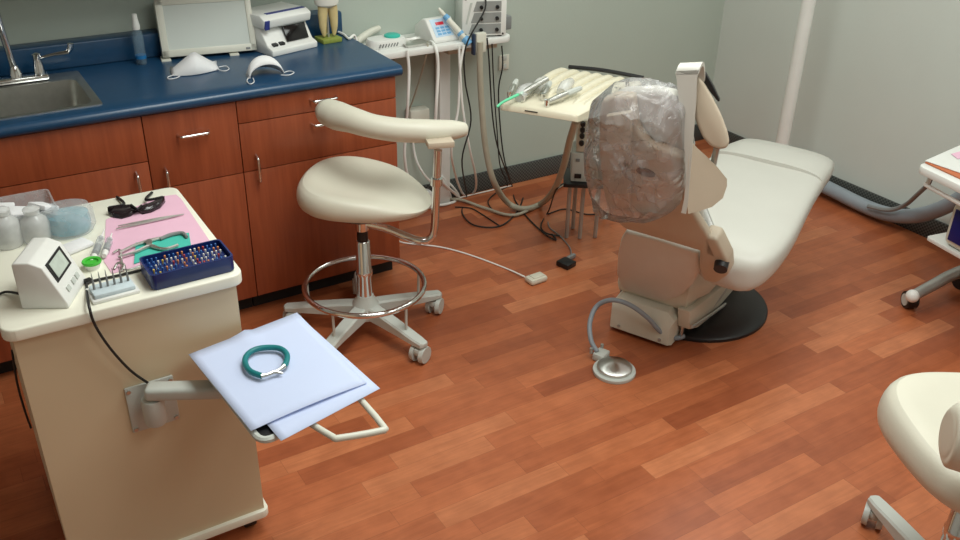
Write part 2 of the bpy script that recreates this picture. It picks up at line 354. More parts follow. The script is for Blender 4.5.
def pull(P0, P1, out=(0, -1, 0), r=.0045, so=.025):
    P0, P1, o = V(P0), V(P1), V(out)*so
    return G().tube([P0, P0+o*.9+(P1-P0)*.06, P0+o+(P1-P0)*.15, P0+o*1.05+(P1-P0)*.5, P0+o+(P1-P0)*.85, P0+o*.9+(P1-P0)*.94, P1], [r, r, r*1.2, r*1.4, r*1.2, r, r], n=10, res=4)
ZB = .082; ZT = CT-.042
def cabinet(label, x0, x1, fronts, end=False, low=None):
    t = T('base_cabinet', label, 'cabinet', ((x0+x1)/2, 3.28, 0), 'base cabinets under the blue worktop')
    g = G().bb(x0+.001, x1-.001, FY+.019, YW-.005, ZB, low or ZT-.002); t.p('body', g, WOOD)
    t.p('toe_kick', G().bb(x0+.001, x1-.003, FY+.07, FY+.09, 0, ZB), DARK)
    if end: t.p('end_panel', G().bb(x1-.019, x1, FY+.085, YW-.005, 0, ZB), WOOD)
    for kind, fx0, fx1, z0, z1, h in fronts:
        o = t.p(kind, G().bb(fx0+.0015, fx1-.0015, FY, FY+.018, z0+.0015, z1-.0015, .0015), WOOD)
        if h: t.p('handle', pull(*h), CHROME, parent=o, label='chrome bow handle')
X0, X1, X2, X3 = -.36, .573, .888, 1.497
hz = lambda px, py, L_: ((at(px, py, 1, FY).x-L_/2, FY, at(px, py, 1, FY).z), (at(px, py, 1, FY).x+L_/2, FY, at(px, py, 1, FY).z))
hv = lambda px, py, L_: ((at(px, py, 1, FY).x, FY, at(px, py, 1, FY).z-L_/2), (at(px, py, 1, FY).x, FY, at(px, py, 1, FY).z+L_/2))
zA, zB_ = .695, .59
cabinet('cherry sink cabinet with a plain upper panel behind the cream cart', X0, X1, [('apron_panel', X0, X1, zA, ZT, None), ('door', .11, X1, ZB, zA, hv(138, 185, .09)), ('door', X0, .11, ZB, zA, ((.06, FY, .5), (.06, FY, .6)))], low=.7)
cabinet('narrow cherry cabinet with one deep drawer left of the stool', X1, X2, [('drawer', X1, X2, zB_, ZT, hz(193, 133, .105)), ('door', X1, X2, ZB, zB_, hv(167, 182, .1))])
cabinet('wide cherry cabinet at the worktop end behind the stool', X2, X3, [('drawer', X2, X3, .77, ZT, hz(323, 98, .1)), ('drawer', X2, X3, zB_, .77, hz(324, 122, .1)), ('door', X2, X3, ZB, zB_, hv(257, 168, .1))], end=True)

# ------------------------------------------------------------------ things on the worktop
def rotz(p, a): return V((p[0]*math.cos(a)-p[1]*math.sin(a), p[0]*math.sin(a)+p[1]*math.cos(a), p[2] if len(p) > 2 else 0))
BL, BR = at(163, 58, 2, CT+.012), at(257, 50, 2, CT+.012)
ax = (BR-BL); Wb = ax.length; ax.normalize(); nrm = V((ax.y, -ax.x, 0))   # faces the room
tilt = math.radians(14); upv = (V((0, 0, 1))*math.cos(tilt)-nrm*math.sin(tilt)); fn = (nrm*math.cos(tilt)+V((0, 0, 1))*math.sin(tilt))
def lb(u, v, d): return BL+ax*u+upv*v+fn*d
Hb = .205
t = T('light_box', 'large cream film viewing light box leaning at the back of the worktop', 'light box', (BL+BR)/2-nrm*.02-V((0, 0, .012)))
def panel(u0, u1, v0, v1, d0, d1, bev): return G().prism([lb(u0, v0, d0), lb(u1, v0, d0), lb(u1, v1, d0), lb(u0, v1, d0)], fn*(d1-d0), bev)
t.p('housing', panel(0, Wb, 0, Hb, -.075, -.004, .012), WHITEW)
g = panel(0, Wb, 0, .026, -.006, .003, .003)
for q in ((0, Wb, Hb-.022, Hb), (0, .026, 0, Hb), (Wb-.022, Wb, 0, Hb)): g.merge(panel(*q, -.006, .003, .003).b)
t.p('frame', g, WHITEW)
t.p('screen', panel(.022, Wb-.018, .022, Hb-.018, -.006, -.001, 0), mat('viewing_screen', (206, 212, 206), .5, var=.01))
t.p('switch', panel(Wb-.04, Wb-.024, .006, .014, .0, .005, .001), GREYL)
for u in (.0, Wb*.72): t.p('foot', G().box(lb(u, 0, -.02)-V((0, 0, .006))+ax*.01, (.035, .06, .012), math.atan2(ax.y, ax.x), .003), WHITEW)

FL, FR = at(273, 57.5, 2, CT), at(318, 47, 2, CT)
a1 = math.atan2(FR.y-FL.y, FR.x-FL.x); dw = (FR-FL).length
def dl(x, y, z): return FL+rotz((x, y, z), a1)
def dprism(prof, x0, x1, bev=0): return G().prism([dl(x0, y, z*.84) for y, z in prof], dl(x1, 0, 0)-dl(x0, 0, 0), bev)
t = T('film_digitizer', 'white and navy desktop film processor with a dark window beside the light box', 'dental device', dl(dw/2, .09, 0))
t.p('body', dprism([(0, 0), (0, .028), (.03, .04), (.075, .12), (.21, .12), (.21, 0)], 0, dw, .005), WHITE)
t.p('hood', dprism([(.04, .115), (.032, .155), (.06, .172), (.22, .165), (.22, .115)], -.004, dw+.004, .006), WHITE)
t.p('stripe', dprism([(.058, .1712), (.06, .1735), (.078, .173), (.078, .1705)], .03, dw-.006), NAVYT)
t.p('side_stripe', dprism([(.034, .112), (.028, .15), (.031, .153), (.04, .118)], .0, .02), NAVYT)
t.p('window', dprism([(.028, .043), (.024, .046), (.05, .115), (.06, .112)], dw*.42, dw*.9, .002), SCREEN)
t.p('window_hood', dprism([(.046, .112), (.044, .118), (.075, .12), (.075, .112)], dw*.4, dw*.92), GREYP)
for u in (.1, .25): t.p('button', dprism([(.02, .036), (.018, .046), (.034, .05), (.036, .04)], dw*u, dw*(u+.1)), BLACK)

P = at(330, 42, 2, CT)
t = T('tooth_model', 'oversized tooth model with two yellow roots on a green base', 'tooth model', P)
t.p('base', G().box(P+V((0, .015, .009)), (.085, .075, .018), .1, .003), GREENB)
g = G()
for dx, dy in ((-.018, -.003), (.02, -.003), (0, .03)):
    g.tube([P+V((dx*1.1, .01+dy, .024)), P+V((dx*1.25, .01+dy, .06)), P+V((dx*1.15, .01+dy, .11)), P+V((dx*.9, .01+dy, .145))], [.006, .014, .019, .022], n=12)
t.p('roots', g, ROOT)
t.p('crown', G().lathe(P+V((0, .01, .135)), [(.025, 0), (.044, .012), (.05, .04), (.044, .07), (.03, .08), (.015, .07)], sx=1.05, sy=.85), CROWN)
t.p('rod', G().cyl(P+V((0, .01, .012)), P+V((0, .01, .14)), .004), METAL)

P = at(142, 64, 2, CT)
t = T('spray_bottle', 'small clear bottle with a white pump top and blue band by the backsplash', 'bottle', P)
t.p('bottle', G().lathe(P, [(.016, 0), (.019, .004), (.019, .1), (.017, .115), (.011, .125), (.011, .13)]), CLEARB)
t.p('band', G().lathe(P, [(.0195, .022), (.0195, .034)]), mat('blue_band', (30, 110, 170), .4))
t.p('pump_cap', G().lathe(P, [(.013, .126), (.014, .14), (.012, .15), (.010, .165), (.009, .18), (.004, .182)]), WHITE)

P = at(196, 72, 2, CT)
t = T('face_mask', 'white folded face mask lying in front of the light box', 'face mask', P, 'face masks on the worktop')
g = G(); q = lambda px, py, h=0: at(px, py, 2, CT+.002+h)
n_ = 12; R0, R1, R2 = [], [], []
for k in range(n_+1):
    u = k/n_; x = 172+(219-172)*u; low = q(x, 76-6.5*u+2*math.sin(u*math.pi)); R0.append(low)
    hgt = .066*(u/.55 if u < .55 else (1-u)/.45)**.9
    R1.append(low+V((.005, .025, hgt*.7))); R2.append(low+V((.01, .06, hgt)))
R3 = [p+V((.015, .05, -p.z+CT+.002)) for p in R2]
vs_ = [[g.b.verts.new(p) for p in r] for r in (R0, R1, R2, R3)]
for i in range(3):
    for k in range(n_): g.b.faces.new((vs_[i][k], vs_[i][k+1], vs_[i+1][k+1], vs_[i+1][k]))
t.p('cup', g, FABRIC, solid=.003, smooth=80)
for pts in (((219, 67), (226, 66), (229, 69), (224, 71), (217, 69)), ((174, 75), (168, 77), (169, 79), (176, 78), (180, 76))):
    t.p('ear_loop', G().tube([q(*p_, .003) for p_ in pts], .0016, n=6), FABRIC)
P = at(267, 78, 2, CT)
t = T('face_mask', 'white cup shaped face mask standing open near the worktop edge', 'face mask', P, 'face masks on the worktop')
g = G(); rows = []
A, B = q(250, 79), q(284, 74)
for i in range(9):
    v_ = i/8; row = []
    for k in range(15):
        u = math.pi*k/14; sh = math.cos(v_*math.pi/2*.97)
        base = A.lerp(B, .5-.5*math.cos(u))
        h_ = .075*math.sin(u)*(.55+.45*math.sin(v_*math.pi))*(1-.75*v_**2)
        row.append(V((base.x, base.y, CT+.003+h_))+V((.0, .085*v_*math.sin(u)**.6, 0)))
    rows.append([g.b.verts.new(p) for p in row])
for i in range(8):
    for k in range(14): g.b.faces.new((rows[i][k], rows[i][k+1], rows[i+1][k+1], rows[i+1][k]))
t.p('cup', g, FABRIC, solid=.003, smooth=80)
for pts in (((283, 73), (289, 71), (294, 72.5), (289, 75), (281, 75)), ((249, 77), (247, 81), (250, 84), (254, 82), (253, 78))):
    t.p('ear_loop', G().tube([q(*p_, .003) for p_ in pts], .0016, n=6), FABRIC)

# ------------------------------------------------------------------ wall shelf with its devices
SZ = .834; SY = 3.345; SX0, SX1 = 1.56, 2.25
t = T('wall_shelf', 'white rounded shelf on the wall past the worktop end', 'shelf', (1.9, YW, SZ-.03))
g = G(); P = rr(SX0, SX1, SY, YW-.002, .04, SZ-.028)
g.prism(P, (0, 0, .028), .006); t.p('board', g, WHITE)
t.p('rail', G().bb(1.95, 2.2, SY+.05, YW-.01, SZ-.06, SZ-.03, .004), TAN)
for x in (1.75, 2.2): t.p('bracket', G().prism([(x, YW-.005, SZ-.03), (x, SY+.06, SZ-.03), (x, SY+.06, SZ-.04), (x, YW-.005, SZ-.11)], (.012, 0, 0)), METAL)
P = at(442, 120, 1, YW-.03)
solo('cable_duct', G().bb(P.x-.028, P.x+.028, YW-.06, YW-.013, 0, SZ-.031, .004), WHITE, 'white vertical cable duct on the wall under the shelf', 'cable duct', (P.x, YW-.03, 0))
P = at(418, 117, 1, YW-.04)
t = T('power_adapter', 'white power adapter plugged in low on the wall behind the stool', 'adapter', (P.x, YW, P.z-.05))
t.p('body', G().box((P.x, YW-.035, P.z), (.1, .06, .085), 0, .01), WHITEW)
t.p('socket', G().bb(P.x-.02, P.x+.045, YW-.012, YW-.001, P.z-.13, P.z-.05, .003), DARK)
P = at(503.5, 62, 1, YW)
t = T('wall_outlet', 'small white outlet plate on the back wall right of the shelf', 'outlet', (P.x, YW, P.z-.04))
pl = t.p('plate', G().bb(P.x-.028, P.x+.028, YW-.007, YW-.0005, P.z-.036, P.z+.036, .003), WHITEW)
for dz in (-.02, .02): t.p('socket', G().bb(P.x-.012, P.x+.012, YW-.009, YW-.006, P.z+dz-.012, P.z+dz+.012, .002), GREYP, parent=pl)
P = at(423, 205, 1, YW-.05)
solo('cable_clip_box', G().box((P.x, YW-.045, .045), (.09, .06, .09), 0, .012), WHITE, 'small white junction box on the floor against the back wall', 'junction box', (P.x, YW-.045, 0))

S = lambda px, py, h=0: at(px, py, 2, SZ+h)
P = S(386, 46)
t = T('curing_unit', 'low white unit with a round turquoise lid at the left end of the shelf', 'dental device', P)
g = G(); out = [(.085*math.copysign(abs(math.cos(a))**.7, math.cos(a)), .05*math.copysign(abs(math.sin(a))**.7, math.sin(a))) for a in (2*math.pi*k/32 for k in range(32))]
g.rings(out, [(.95, SZ), (1, SZ+.006), (1, SZ+.026), (.93, SZ+.035), (.8, SZ+.037)], P); t.p('body', g, WHITE)
t.p('lid', G().lathe(P+V((.03, .0, .037)), [(.034, 0), (.034, .006), (.028, .01), (.005, .011)]), TURQ)
for k in range(7): t.p('vent_slot', G().box(P+V((-.05+k*.013, -.049, .016)), (.005, .004, .016), 0, 0, M=Matrix.Rotation(.5, 4, 'Y')), GREYL)
P2 = S(372, 44)
t = T('handset', 'white pistol shaped handset resting beside the turquoise lidded unit', 'handset', P2)
g = G().tube([P2+V((-.07, .0, .018)), P2+V((-.03, .02, .03)), P2+V((.02, .045, .04)), P2+V((.065, .06, .046))], [.014, .016, .015, .012], n=12); t.p('grip', g, WHITEW)
t.p('head', G().tube([P2+V((-.07, 0, .03)), P2+V((-.085, -.01, .018)), P2+V((-.075, -.03, .01))], [.012, .011, .009], n=10), WHITEW)
P = S(415, 44)
t = T('instrument_tray', 'shallow steel instrument tray lying in the middle of the shelf', 'tray', P)
g = G(); g.loft([rr(P.x-.06, P.x+.07, P.y-.045, P.y+.06, .012, SZ+.001), rr(P.x-.065, P.x+.075, P.y-.05, P.y+.065, .014, SZ+.012), rr(P.x-.06, P.x+.07, P.y-.045, P.y+.06, .012, SZ+.012), rr(P.x-.055, P.x+.065, P.y-.04, P.y+.055, .01, SZ+.003)]); t.p('pan', g, STEEL)
# scaler: wedge unit with a sloped front panel
A0 = S(434, 44.5); a2 = .1
def sl(x, y, z): return A0+rotz((x, y, z), a2)
sw = .135
t = T('scaler_unit', 'white wedge shaped scaler with a blue keypad and red display on the shelf', 'dental device', sl(sw/2, .06, 0))
prof = [(0, 0), (0, .015), (.065, .09), (.09, .09), (.15, .05), (.15, 0)]
t.p('body', G().prism([sl(0, y, z) for y, z in prof], sl(sw, 0, 0)-sl(0, 0, 0), .006), WHITE)
sp = lambda x, v, d=0: sl(x, .065*v-.8*d*.0, .015+.075*v)+rotz((0, -.76*d, .65*d), a2)
def spanel(x0, x1, v0, v1, d): return G().prism([sp(x0, v0, .0), sp(x1, v0, .0), sp(x1, v1, .0), sp(x0, v1, .0)], sp(0, 0, d)-sp(0, 0, 0))
t.p('face_panel', spanel(.018, .11, .12, .95, .0015), mat('pale_blue_panel', (190, 215, 236), .4))
t.p('display', spanel(.04, .08, .66, .8, .0025), RED)
for i in range(3):
    for k in range(3): t.p('key', spanel(.032+.024*k, .05+.024*k, .2+.14*i, .29+.14*i, .003), LBLUE)
hp0, hp1 = at(467, 41, 1, SY+.0), at(439, 9, 1, SY+.1)
t = SH = T('scaler_handpiece', 'white handpiece with blue collars standing in the scaler holder', 'handpiece', hp0)
L3 = lambda f: hp0.lerp(hp1, f)
t.p('holder', G().tube([L3(-.1), L3(.03), L3(.1)], [.014, .019, .016], n=10), LBLUE)
t.p('grip', G().tube([L3(.1), L3(.4), L3(.72)], [.013, .014, .012], n=12), WHITEW)
t.p('collar', G().tube([L3(.2), L3(.23), L3(.27)], [.0155]*3, n=12), LBLUE)
t.p('collar', G().tube([L3(.68), L3(.74), L3(.8)], [.0145, .0145, .012], n=12), LBLUE)
t.p('tip', G().tube([L3(.8), L3(.9), L3(1.02)], [.009, .009, .006], n=10), WHITEW)
# amplifier style cabinet
B0 = at(458, 33.5, 2, SZ); bw = .19; B0 = V((B0.x, SY+.03, SZ))
t = T('control_cabinet', 'white boxy console with three dark panels on the right of the shelf', 'dental device', B0+V((bw/2, .08, 0)))
t.p('housing', G().bb(B0.x, B0.x+bw, B0.y, B0.y+.17, SZ+.012, SZ+.17, .004), WHITE)
fp = t.p('front_frame', G().bb(B0.x-.002, B0.x+bw+.002, B0.y-.006, B0.y+.002, SZ+.008, SZ+.174, .003), WHITE)
GP = mat('grey_panel', (150, 152, 150), .4, var=.05)
for i, xa in enumerate((.035, .022, .01)):
    z1 = SZ+.155-.048*i
    pnl = t.p('panel', G().prism([(B0.x+.04+.01*(2-i), B0.y-.006, z1), (B0.x+bw-.022, B0.y-.006, z1), (B0.x+bw-.022, B0.y-.006, z1-.042), (B0.x+.03+.01*(2-i)-.004, B0.y-.006, z1-.042)], (0, -.003, 0)), GP)
    for kx in (.08, .15): t.p('knob', G().cyl((B0.x+kx, B0.y-.009, z1-.024), (B0.x+kx, B0.y-.02, z1-.024), .008, .007, 12), BLACK, parent=pnl)
t.p('label_strip', G().prism([(B0.x+.012, B0.y-.006, SZ+.06), (B0.x+.02, B0.y-.006, SZ+.06), (B0.x+.042, B0.y-.006, SZ+.15), (B0.x+.032, B0.y-.006, SZ+.15)], (0, -.003, 0)), GREYP)
for kx, kz in ((.012, .015), (bw-.012, .015), (.012, .165), (bw-.012, .165)): t.p('screw', G().cyl((B0.x+kx, B0.y-.005, SZ+kz), (B0.x+kx, B0.y-.009, SZ+kz), .004, n=8), BLACK)
for kx, ky in ((.02, .02), (bw-.02, .02), (.02, .15), (bw-.02, .15)): t.p('foot', G().cyl((B0.x+kx, B0.y+ky, SZ), (B0.x+kx, B0.y+ky, SZ+.014), .01, n=10), BLACK)
t.r.rotation_euler = (0, 0, -.34)
ZT2 = SZ+.174
t = T('clamp_grip', 'black jointed grip lying on top of the white console', 'grip', (B0.x+.13, B0.y+.06, ZT2))
t.p('body', G().tube([(B0.x+.075, B0.y+.03, ZT2+.012), (B0.x+.13, B0.y+.04, ZT2+.018), (B0.x+.19, B0.y+.05, ZT2+.03)], [.008, .014, .011], n=8), BLACK)
for kx in (.095, .18): t.p('clamp', G().box((B0.x+kx, B0.y+.045, ZT2+.018), (.022, .03, .034), .3, .004), BLACK)
solo('white_plug_block', G().bb(B0.x+bw+.012, B0.x+bw+.06, B0.y+.06, B0.y+.12, SZ, SZ+.06, .005), GREYL, 'small grey power block at the right end of the shelf', 'power block', (B0.x+bw+.035, B0.y+.09, SZ))
P = at(480, 38, 1, SY-.012)
t = T('suction_holder', 'pale grey suction tip holder clipped to the shelf front edge', 'holder', (P.x, SY, SZ-.03))
t.p('block', G().box((P.x, SY-.014, SZ-.005), (.05, .026, .085), 0, .005), WHITEW)
t.p('clip', G().box((P.x-.032, SY-.012, SZ-.01), (.01, .022, .09), 0, .002), mat('slate_clip', (50, 62, 84), .4))

# cords hanging from the shelf (each one runs on its own)
def cord(name, pts, r, m, label, cat='cable', group=None, n=8, part_of=None):
    if part_of:
        P = [p if isinstance(p, V) else at(p[0], p[1], p[2], p[3]) for p in pts]; return part_of.p('cord', G().tube(P, r, n=n), m, label=label)
    P = [p if isinstance(p, V) else at(p[0], p[1], p[2], p[3]) for p in pts]
    for p in P: p.y = min(p.y, YW-.035)
    return solo(name, G().tube(P, r, n=n), m, label, cat, P[0], group)
ya = SY-.012
cord('cable', [(407, 50, 1, ya), (409, 70, 1, ya), (408, 100, 1, ya), (406, 130, 1, ya+.04), (405, 160, 1, ya+.06), (412, 184, 1, ya+.1), (424, 195, 2, .012), (436, 188, 2, .012), (440, 176, 1, YW-.09)], .0065, CABW, 'white cord hanging from the left of the shelf past the power adapter')
cord('cable', [(430, 40, 2, SZ+.008), (436, 49, 1, ya), (438, 70, 1, ya), (436, 110, 1, ya), (435, 150, 1, ya+.05), (441, 180, 1, ya+.1), (455, 195, 2, .01), (447, 204, 2, .01), (424, 206, 2, .01)], .007, CABW, 'thick white cord hanging in front of the cable duct')
cord('cord', [(464, 45, 1, ya), (460, 70, 1, ya), (458, 110, 1, ya), (452, 140, 1, ya), (453, 165, 1, ya+.05), (463, 194, 2, .01), (474, 192, 2, .01), (476, 178, 1, ya+.08), (470, 150, 1, ya), (463, 110, 1, ya), (460, 70, 1, ya-.008), (459, 46, 1, ya-.008)], .0055, CABW, 'looped white cord', part_of=SH)
cord('cable', [V((B0.x+.075, B0.y+.03, ZT2+.015)), V((B0.x+.05, B0.y-.03, SZ+.13)), (466, 46, 1, ya-.004), (465, 80, 1, ya), (471, 120, 1, ya), (462, 160, 1, ya), (458, 190, 2, .006), (462, 212, 2, .006), (474, 225, 2, .006), (500, 226, 2, .006), (517, 212, 2, .006), (523, 198, 2, .006)], .0035, CABB, 'thin black cord running from the console down to a loop on the floor')
cord('cable', [(487, 38, 1, ya-.002), (489, 60, 1, ya), (492, 110, 1, ya), (496, 140, 1, ya), (502, 160, 1, ya+.04), (505, 181, 2, .006), (515, 200, 2, .006), (528, 218, 2, .006), (545, 234, 2, .006), (556, 240, 2, .006), (552, 234, 2, .006)], .0035, CABB, 'black cord dropping straight from the suction holder to the floor')
cord('cable', [(500, 45, 1, YW-.02), (500, 65, 1, YW-.012), (498, 90, 1, YW-.03), (500, 130, 1, YW-.03), (504, 160, 1, YW-.03), (505, 180, 2, .012)], .0035, CABB, 'black cord along the wall under the small outlet plate')
cord('suction_hose', [(480, 42, 1, SY-.03), (480, 70, 1, SY-.03), (482, 110, 1, SY-.03), (486, 150, 1, SY-.05), (494, 182, 1, SY-.08), (508, 203, 2, .04), (525, 209, 2, .02), (542, 203, 2, .03), (554, 190, 1, 2.95), (563, 168, 1, 2.8), (570, 140, 1, 2.65), (576, 121, 1, 2.53)], .014, HOSEB, 'thick beige suction hose looping from the shelf holder to the instrument delivery head', 'hose', n=12)
cord('floor_hose', [(445, 196, 2, .012), (462, 200, 2, .012), (485, 208, 2, .012), (515, 215, 2, .012), (545, 200, 2, .012), (560, 186, 2, .012), (575, 182, 2, .015)], .007, HOSEB, 'thin beige tube lying along the floor below the big hose', 'hose')
cord('cable', [(424, 200, 2, .006), (455, 193, 2, .006), (480, 184, 2, .006), (503, 180, 2, .006)], .003, CABW, 'thin white cord along the foot of the back wall')
cord('cable', [at(324, 36, 2, CT+.006), at(333, 31, 2, CT+.006), at(343, 34, 2, CT+.006), at(349, 38.5, 2, CT+.006), V((CX1+.012, 3.42, CT+.008)), V((CX1+.03, 3.42, SZ+.012)), V((CX1+.07, 3.43, SZ+.006))], .005, CABW, 'white cable crossing the worktop end behind the tooth model')
cord('cable', [(500, 226, 2, .005), (480, 213, 2, .005), (470, 208, 2, .005), (455, 207, 2, .005)], .003, CABB, 'short black cord lying across the floor by the wall')

cord('cable', [(428, 42, 2, SZ+.008), (427, 52, 1, ya+.02), (421, 75, 1, ya+.1), (413, 100, 1, YW-.08), (408, 112, 1, YW-.05), (409, 118, 1, YW-.04)], .004, HOSEB, 'beige cord running slantwise from the shelf to the power adapter')
cord('cable', [(412, 122, 1, YW-.05), (414, 150, 1, YW-.04), (420, 168, 1, YW-.06), (432, 182, 1, YW-.06), (441, 176, 1, YW-.06), (447, 188, 2, .012), (440, 200, 2, .012), (428, 205, 2, .012)], .0055, CABW, 'white cord looping low from the power adapter past the cable duct')
cord('cable', [(492, 44, 1, ya), (494, 90, 1, ya+.05), (497, 130, 1, ya+.1), (500, 165, 1, ya+.15), (504, 183, 2, .012), (497, 192, 2, .006), (488, 202, 2, .006), (497, 213, 2, .006), (512, 214, 2, .006)], .003, CABB, 'thin black cord hanging right of the suction hose and curling on the floor')

# ------------------------------------------------------------------ foot switches
P = at(536, 281.5, 2, .0)
t = T('foot_switch', 'cream foot switch lying on the floor between stool and patient chair', 'foot switch', P)
t.p('body', G().box(P+V((0, 0, .014)), (.085, .055, .026), .05, .01), CREAMP)
t.p('pad', G().box(P+V((.004, 0, .028)), (.058, .036, .006), .05, .003), CREAMP)
t.p('cable', G().tube([at(525, 277, 2, .012), at(505, 268, 2, .004), at(470, 255, 2, .004), at(440, 247, 2, .004), at(405, 243, 2, .004), at(398, 240, 2, .004)], .0035, n=6), CABW, label='beige cable')
P = at(566, 266, 2, .0)
t = T('foot_switch', 'black foot switch lying on the floor below the control boxes', 'foot switch', P)
t.p('body', G().box(P+V((0, 0, .013)), (.06, .065, .024), .25, .005), BLACK)
t.p('sleeve', G().box(at(571, 257, 2, .012), (.05, .016, .018), .25, .003), GREYL)
t.p('cable', G().tube([at(571, 256, 2, .012), at(570, 248, 2, .004), at(560, 236, 2, .004), at(550, 228, 2, .004), at(548, 222, 2, .004)], .003, n=6), GREYL, label='grey cable')

# ------------------------------------------------------------------ assistant stools
def ring_pts(c, r, z, n=40): return [V((c[0]+r*math.cos(2*math.pi*k/n), c[1]+r*math.sin(2*math.pi*k/n), z)) for k in range(n)]
def make_stool(name, label, loc, arm0, seat_rot, bar, ring=True, k_=1, dz=0, off=(0, 0), boxy=0):
    cx, cy = loc; t = T(name, label, 'stool', (cx, cy, 0), 'cream dental stools')
    t.p('hub', G().lathe((cx, cy, 0), [(.05, .07), (.055, .09), (.05, .125), (.032, .15), (.03, .16)]), GREYP)
    for k in range(5):
        a = math.radians(arm0+72*k); d = V((math.cos(a), math.sin(a), 0)); s = V((-d.y, d.x, 0)); c0 = V((cx, cy, 0)); g = G(); R_ = []
        for u, hw, z1, z0 in ((.03, .026, .128, .075), (.1, .025, .12, .075), (.2, .024, .105, .073), (.27, .023, .093, .07), (.305, .019, .088, .07), (.312, .01, .085, .072)):
            R_.append([c0+d*u+s*hw+V((0, 0, z0)), c0+d*u-s*hw+V((0, 0, z0)), c0+d*u-s*hw+V((0, 0, z1-.006)), c0+d*u-s*hw*.75+V((0, 0, z1)), c0+d*u+s*hw*.75+V((0, 0, z1)), c0+d*u+s*hw+V((0, 0, z1-.006))])
        leg = t.p('base_leg', g.loft(R_), GREYP)
        g = G(); w_ = c0+d*.285; ca_ = math.radians((-62, -50, -20, -100, -130)[k]); side = V((math.cos(ca_), math.sin(ca_), 0)); ww = w_+V((0, 0, .034))
        g.cyl(w_+V((0, 0, .04)), w_+V((0, 0, .078)), .012, n=12); g.box(w_+V((0, 0, .046)), (.03, .05, .03), ca_, .01)
        for sg in (-1, 1): g.cyl(ww+side*.012*sg, ww+side*.028*sg, .034, .031, 24)
        t.p('caster', g, GREYP, parent=leg)
    if ring:
        ringm = t.p('foot_ring', G().tube(ring_pts(loc, .218, .2), .010, n=10, raw=True, closed=True), CHROME)
        for k in range(5):
            a = math.radians(arm0+72*k); d = V((math.cos(a), math.sin(a), 0))
            t.p('ring_bracket', G().tube([V((cx, cy, .1))+d*.216, V((cx, cy, .15))+d*.217, V((cx, cy, .196))+d*.218], .005, n=8), GREYP, parent=ringm)
    t.p('gas_sleeve', G().lathe((cx, cy, 0), [(.028, .12), (.027, .24), (.03, .245), (.03, .262), (.027, .266), (.026, .378), (.022, .383)]), CHROME)
    t.p('piston', G().cyl((cx, cy, .37), (cx, cy, .43), .02), BLACK)
    t.p('seat_mount', G().lathe((cx, cy, 0), [(.024, .425), (.024, .475+dz), (.09, .488+dz), (.1, .497+dz)]), CHROME)
    out = []
    for k in range(44):
        a = 2*math.pi*k/44; ca, sa = math.cos(a), math.sin(a)
        x = .238*math.copysign(abs(ca)**.92, ca); y = (.192 if sa > 0 else .178)*math.copysign(abs(sa)**.9, sa)*(1-(.16 if sa > 0 else .3)*ca)+.05
        if boxy: x = .238*math.copysign(abs(ca)**boxy, ca); y = .228*math.copysign(abs(sa)**boxy, sa)+.05
        out.append(rotz((x, y), seat_rot))
    cen = rotz((0, .05), seat_rot); out = [o_-cen for o_ in out]
    g = G().rings([(o_.x, o_.y) for o_ in out], [(.3, .492), (.78, .493), (.93, .503), (.99, .522), (1.0, .545), (.97, .568), (.9, .583), (.78, .587), (.55, .578), (.3, .57), (.08, .568)], (cx+cen.x, cy+cen.y, 0))
    e1 = rotz((1, 0), seat_rot)
    for v in g.b.verts:
        v.co = V((cx+off[0]+(v.co.x-cx)*k_, cy+off[1]+(v.co.y-cy)*k_, v.co.z+dz))
    cx0, cy0 = cx, cy; cx, cy = cx+off[0], cy+off[1]
    for v in g.b.verts:   # saddle: the broad end rises a little, the narrow end dips
        q_ = (v.co-V((cx, cy, 0))).dot(e1)
        if v.co.z-dz > .53: v.co.z += (-.10*q_+.10*max(-.05, (v.co-V((cx, cy, 0))).dot(rotz((0, 1), seat_rot))-.05)-.02*max(0, q_-.08)/.1)*(v.co.z-dz-.53)/.05*.9
        v.co.z += -.02*q_
    t.p('seat', g, CREAM, sub=1)
    bar(t, cx0, cy0); return t.r
SC = (1.195, 2.69)
def bar1(t, cx, cy):
    b0 = V((cx, cy, .45)); b1 = at(424, 241, 1, 2.515); post = at(435.5, 232, 1, 2.5); top = at(438, 150, 1, 2.505)
    t.p('arm_tube', G().tube([b0, at(385, 228, 1, 2.63), at(405, 236, 1, 2.57), at(420, 241, 1, 2.52), at(430, 239, 1, 2.503), at(434.5, 228, 1, 2.5), at(436, 195, 1, 2.5), top], [.014]*8, n=12), CHROME)
    t.p('arm_collar', G().cyl(at(436.3, 185, 1, 2.5), at(436.5, 178, 1, 2.5), .02), CHROME)
    t.p('pad_mount', G().box(at(440, 143, 1, 2.51), (.09, .05, .022), -.3, .004), TAN)
    pc = [(466, 129, 2.545), (452, 130, 2.55), (425, 131, 2.575), (398, 130, 2.62), (372, 126, 2.675), (352, 120, 2.74), (338, 116, 2.80), (328, 112, 2.85), (322, 110, 2.885)]
    P = [at(x, y, 1, yy) for x, y, yy in pc]
    t.p('torso_pad', G().tube(P, [.022, .036, .042, .043, .043, .047, .053, .05, .028], n=18, up=(0, 0, 1), flat=.95), CREAM, sub=1)
make_stool('dental_stool', 'cream padded stool with a curved torso bar and chrome foot ring by the cabinets', SC, -74, math.radians(-45), bar1)

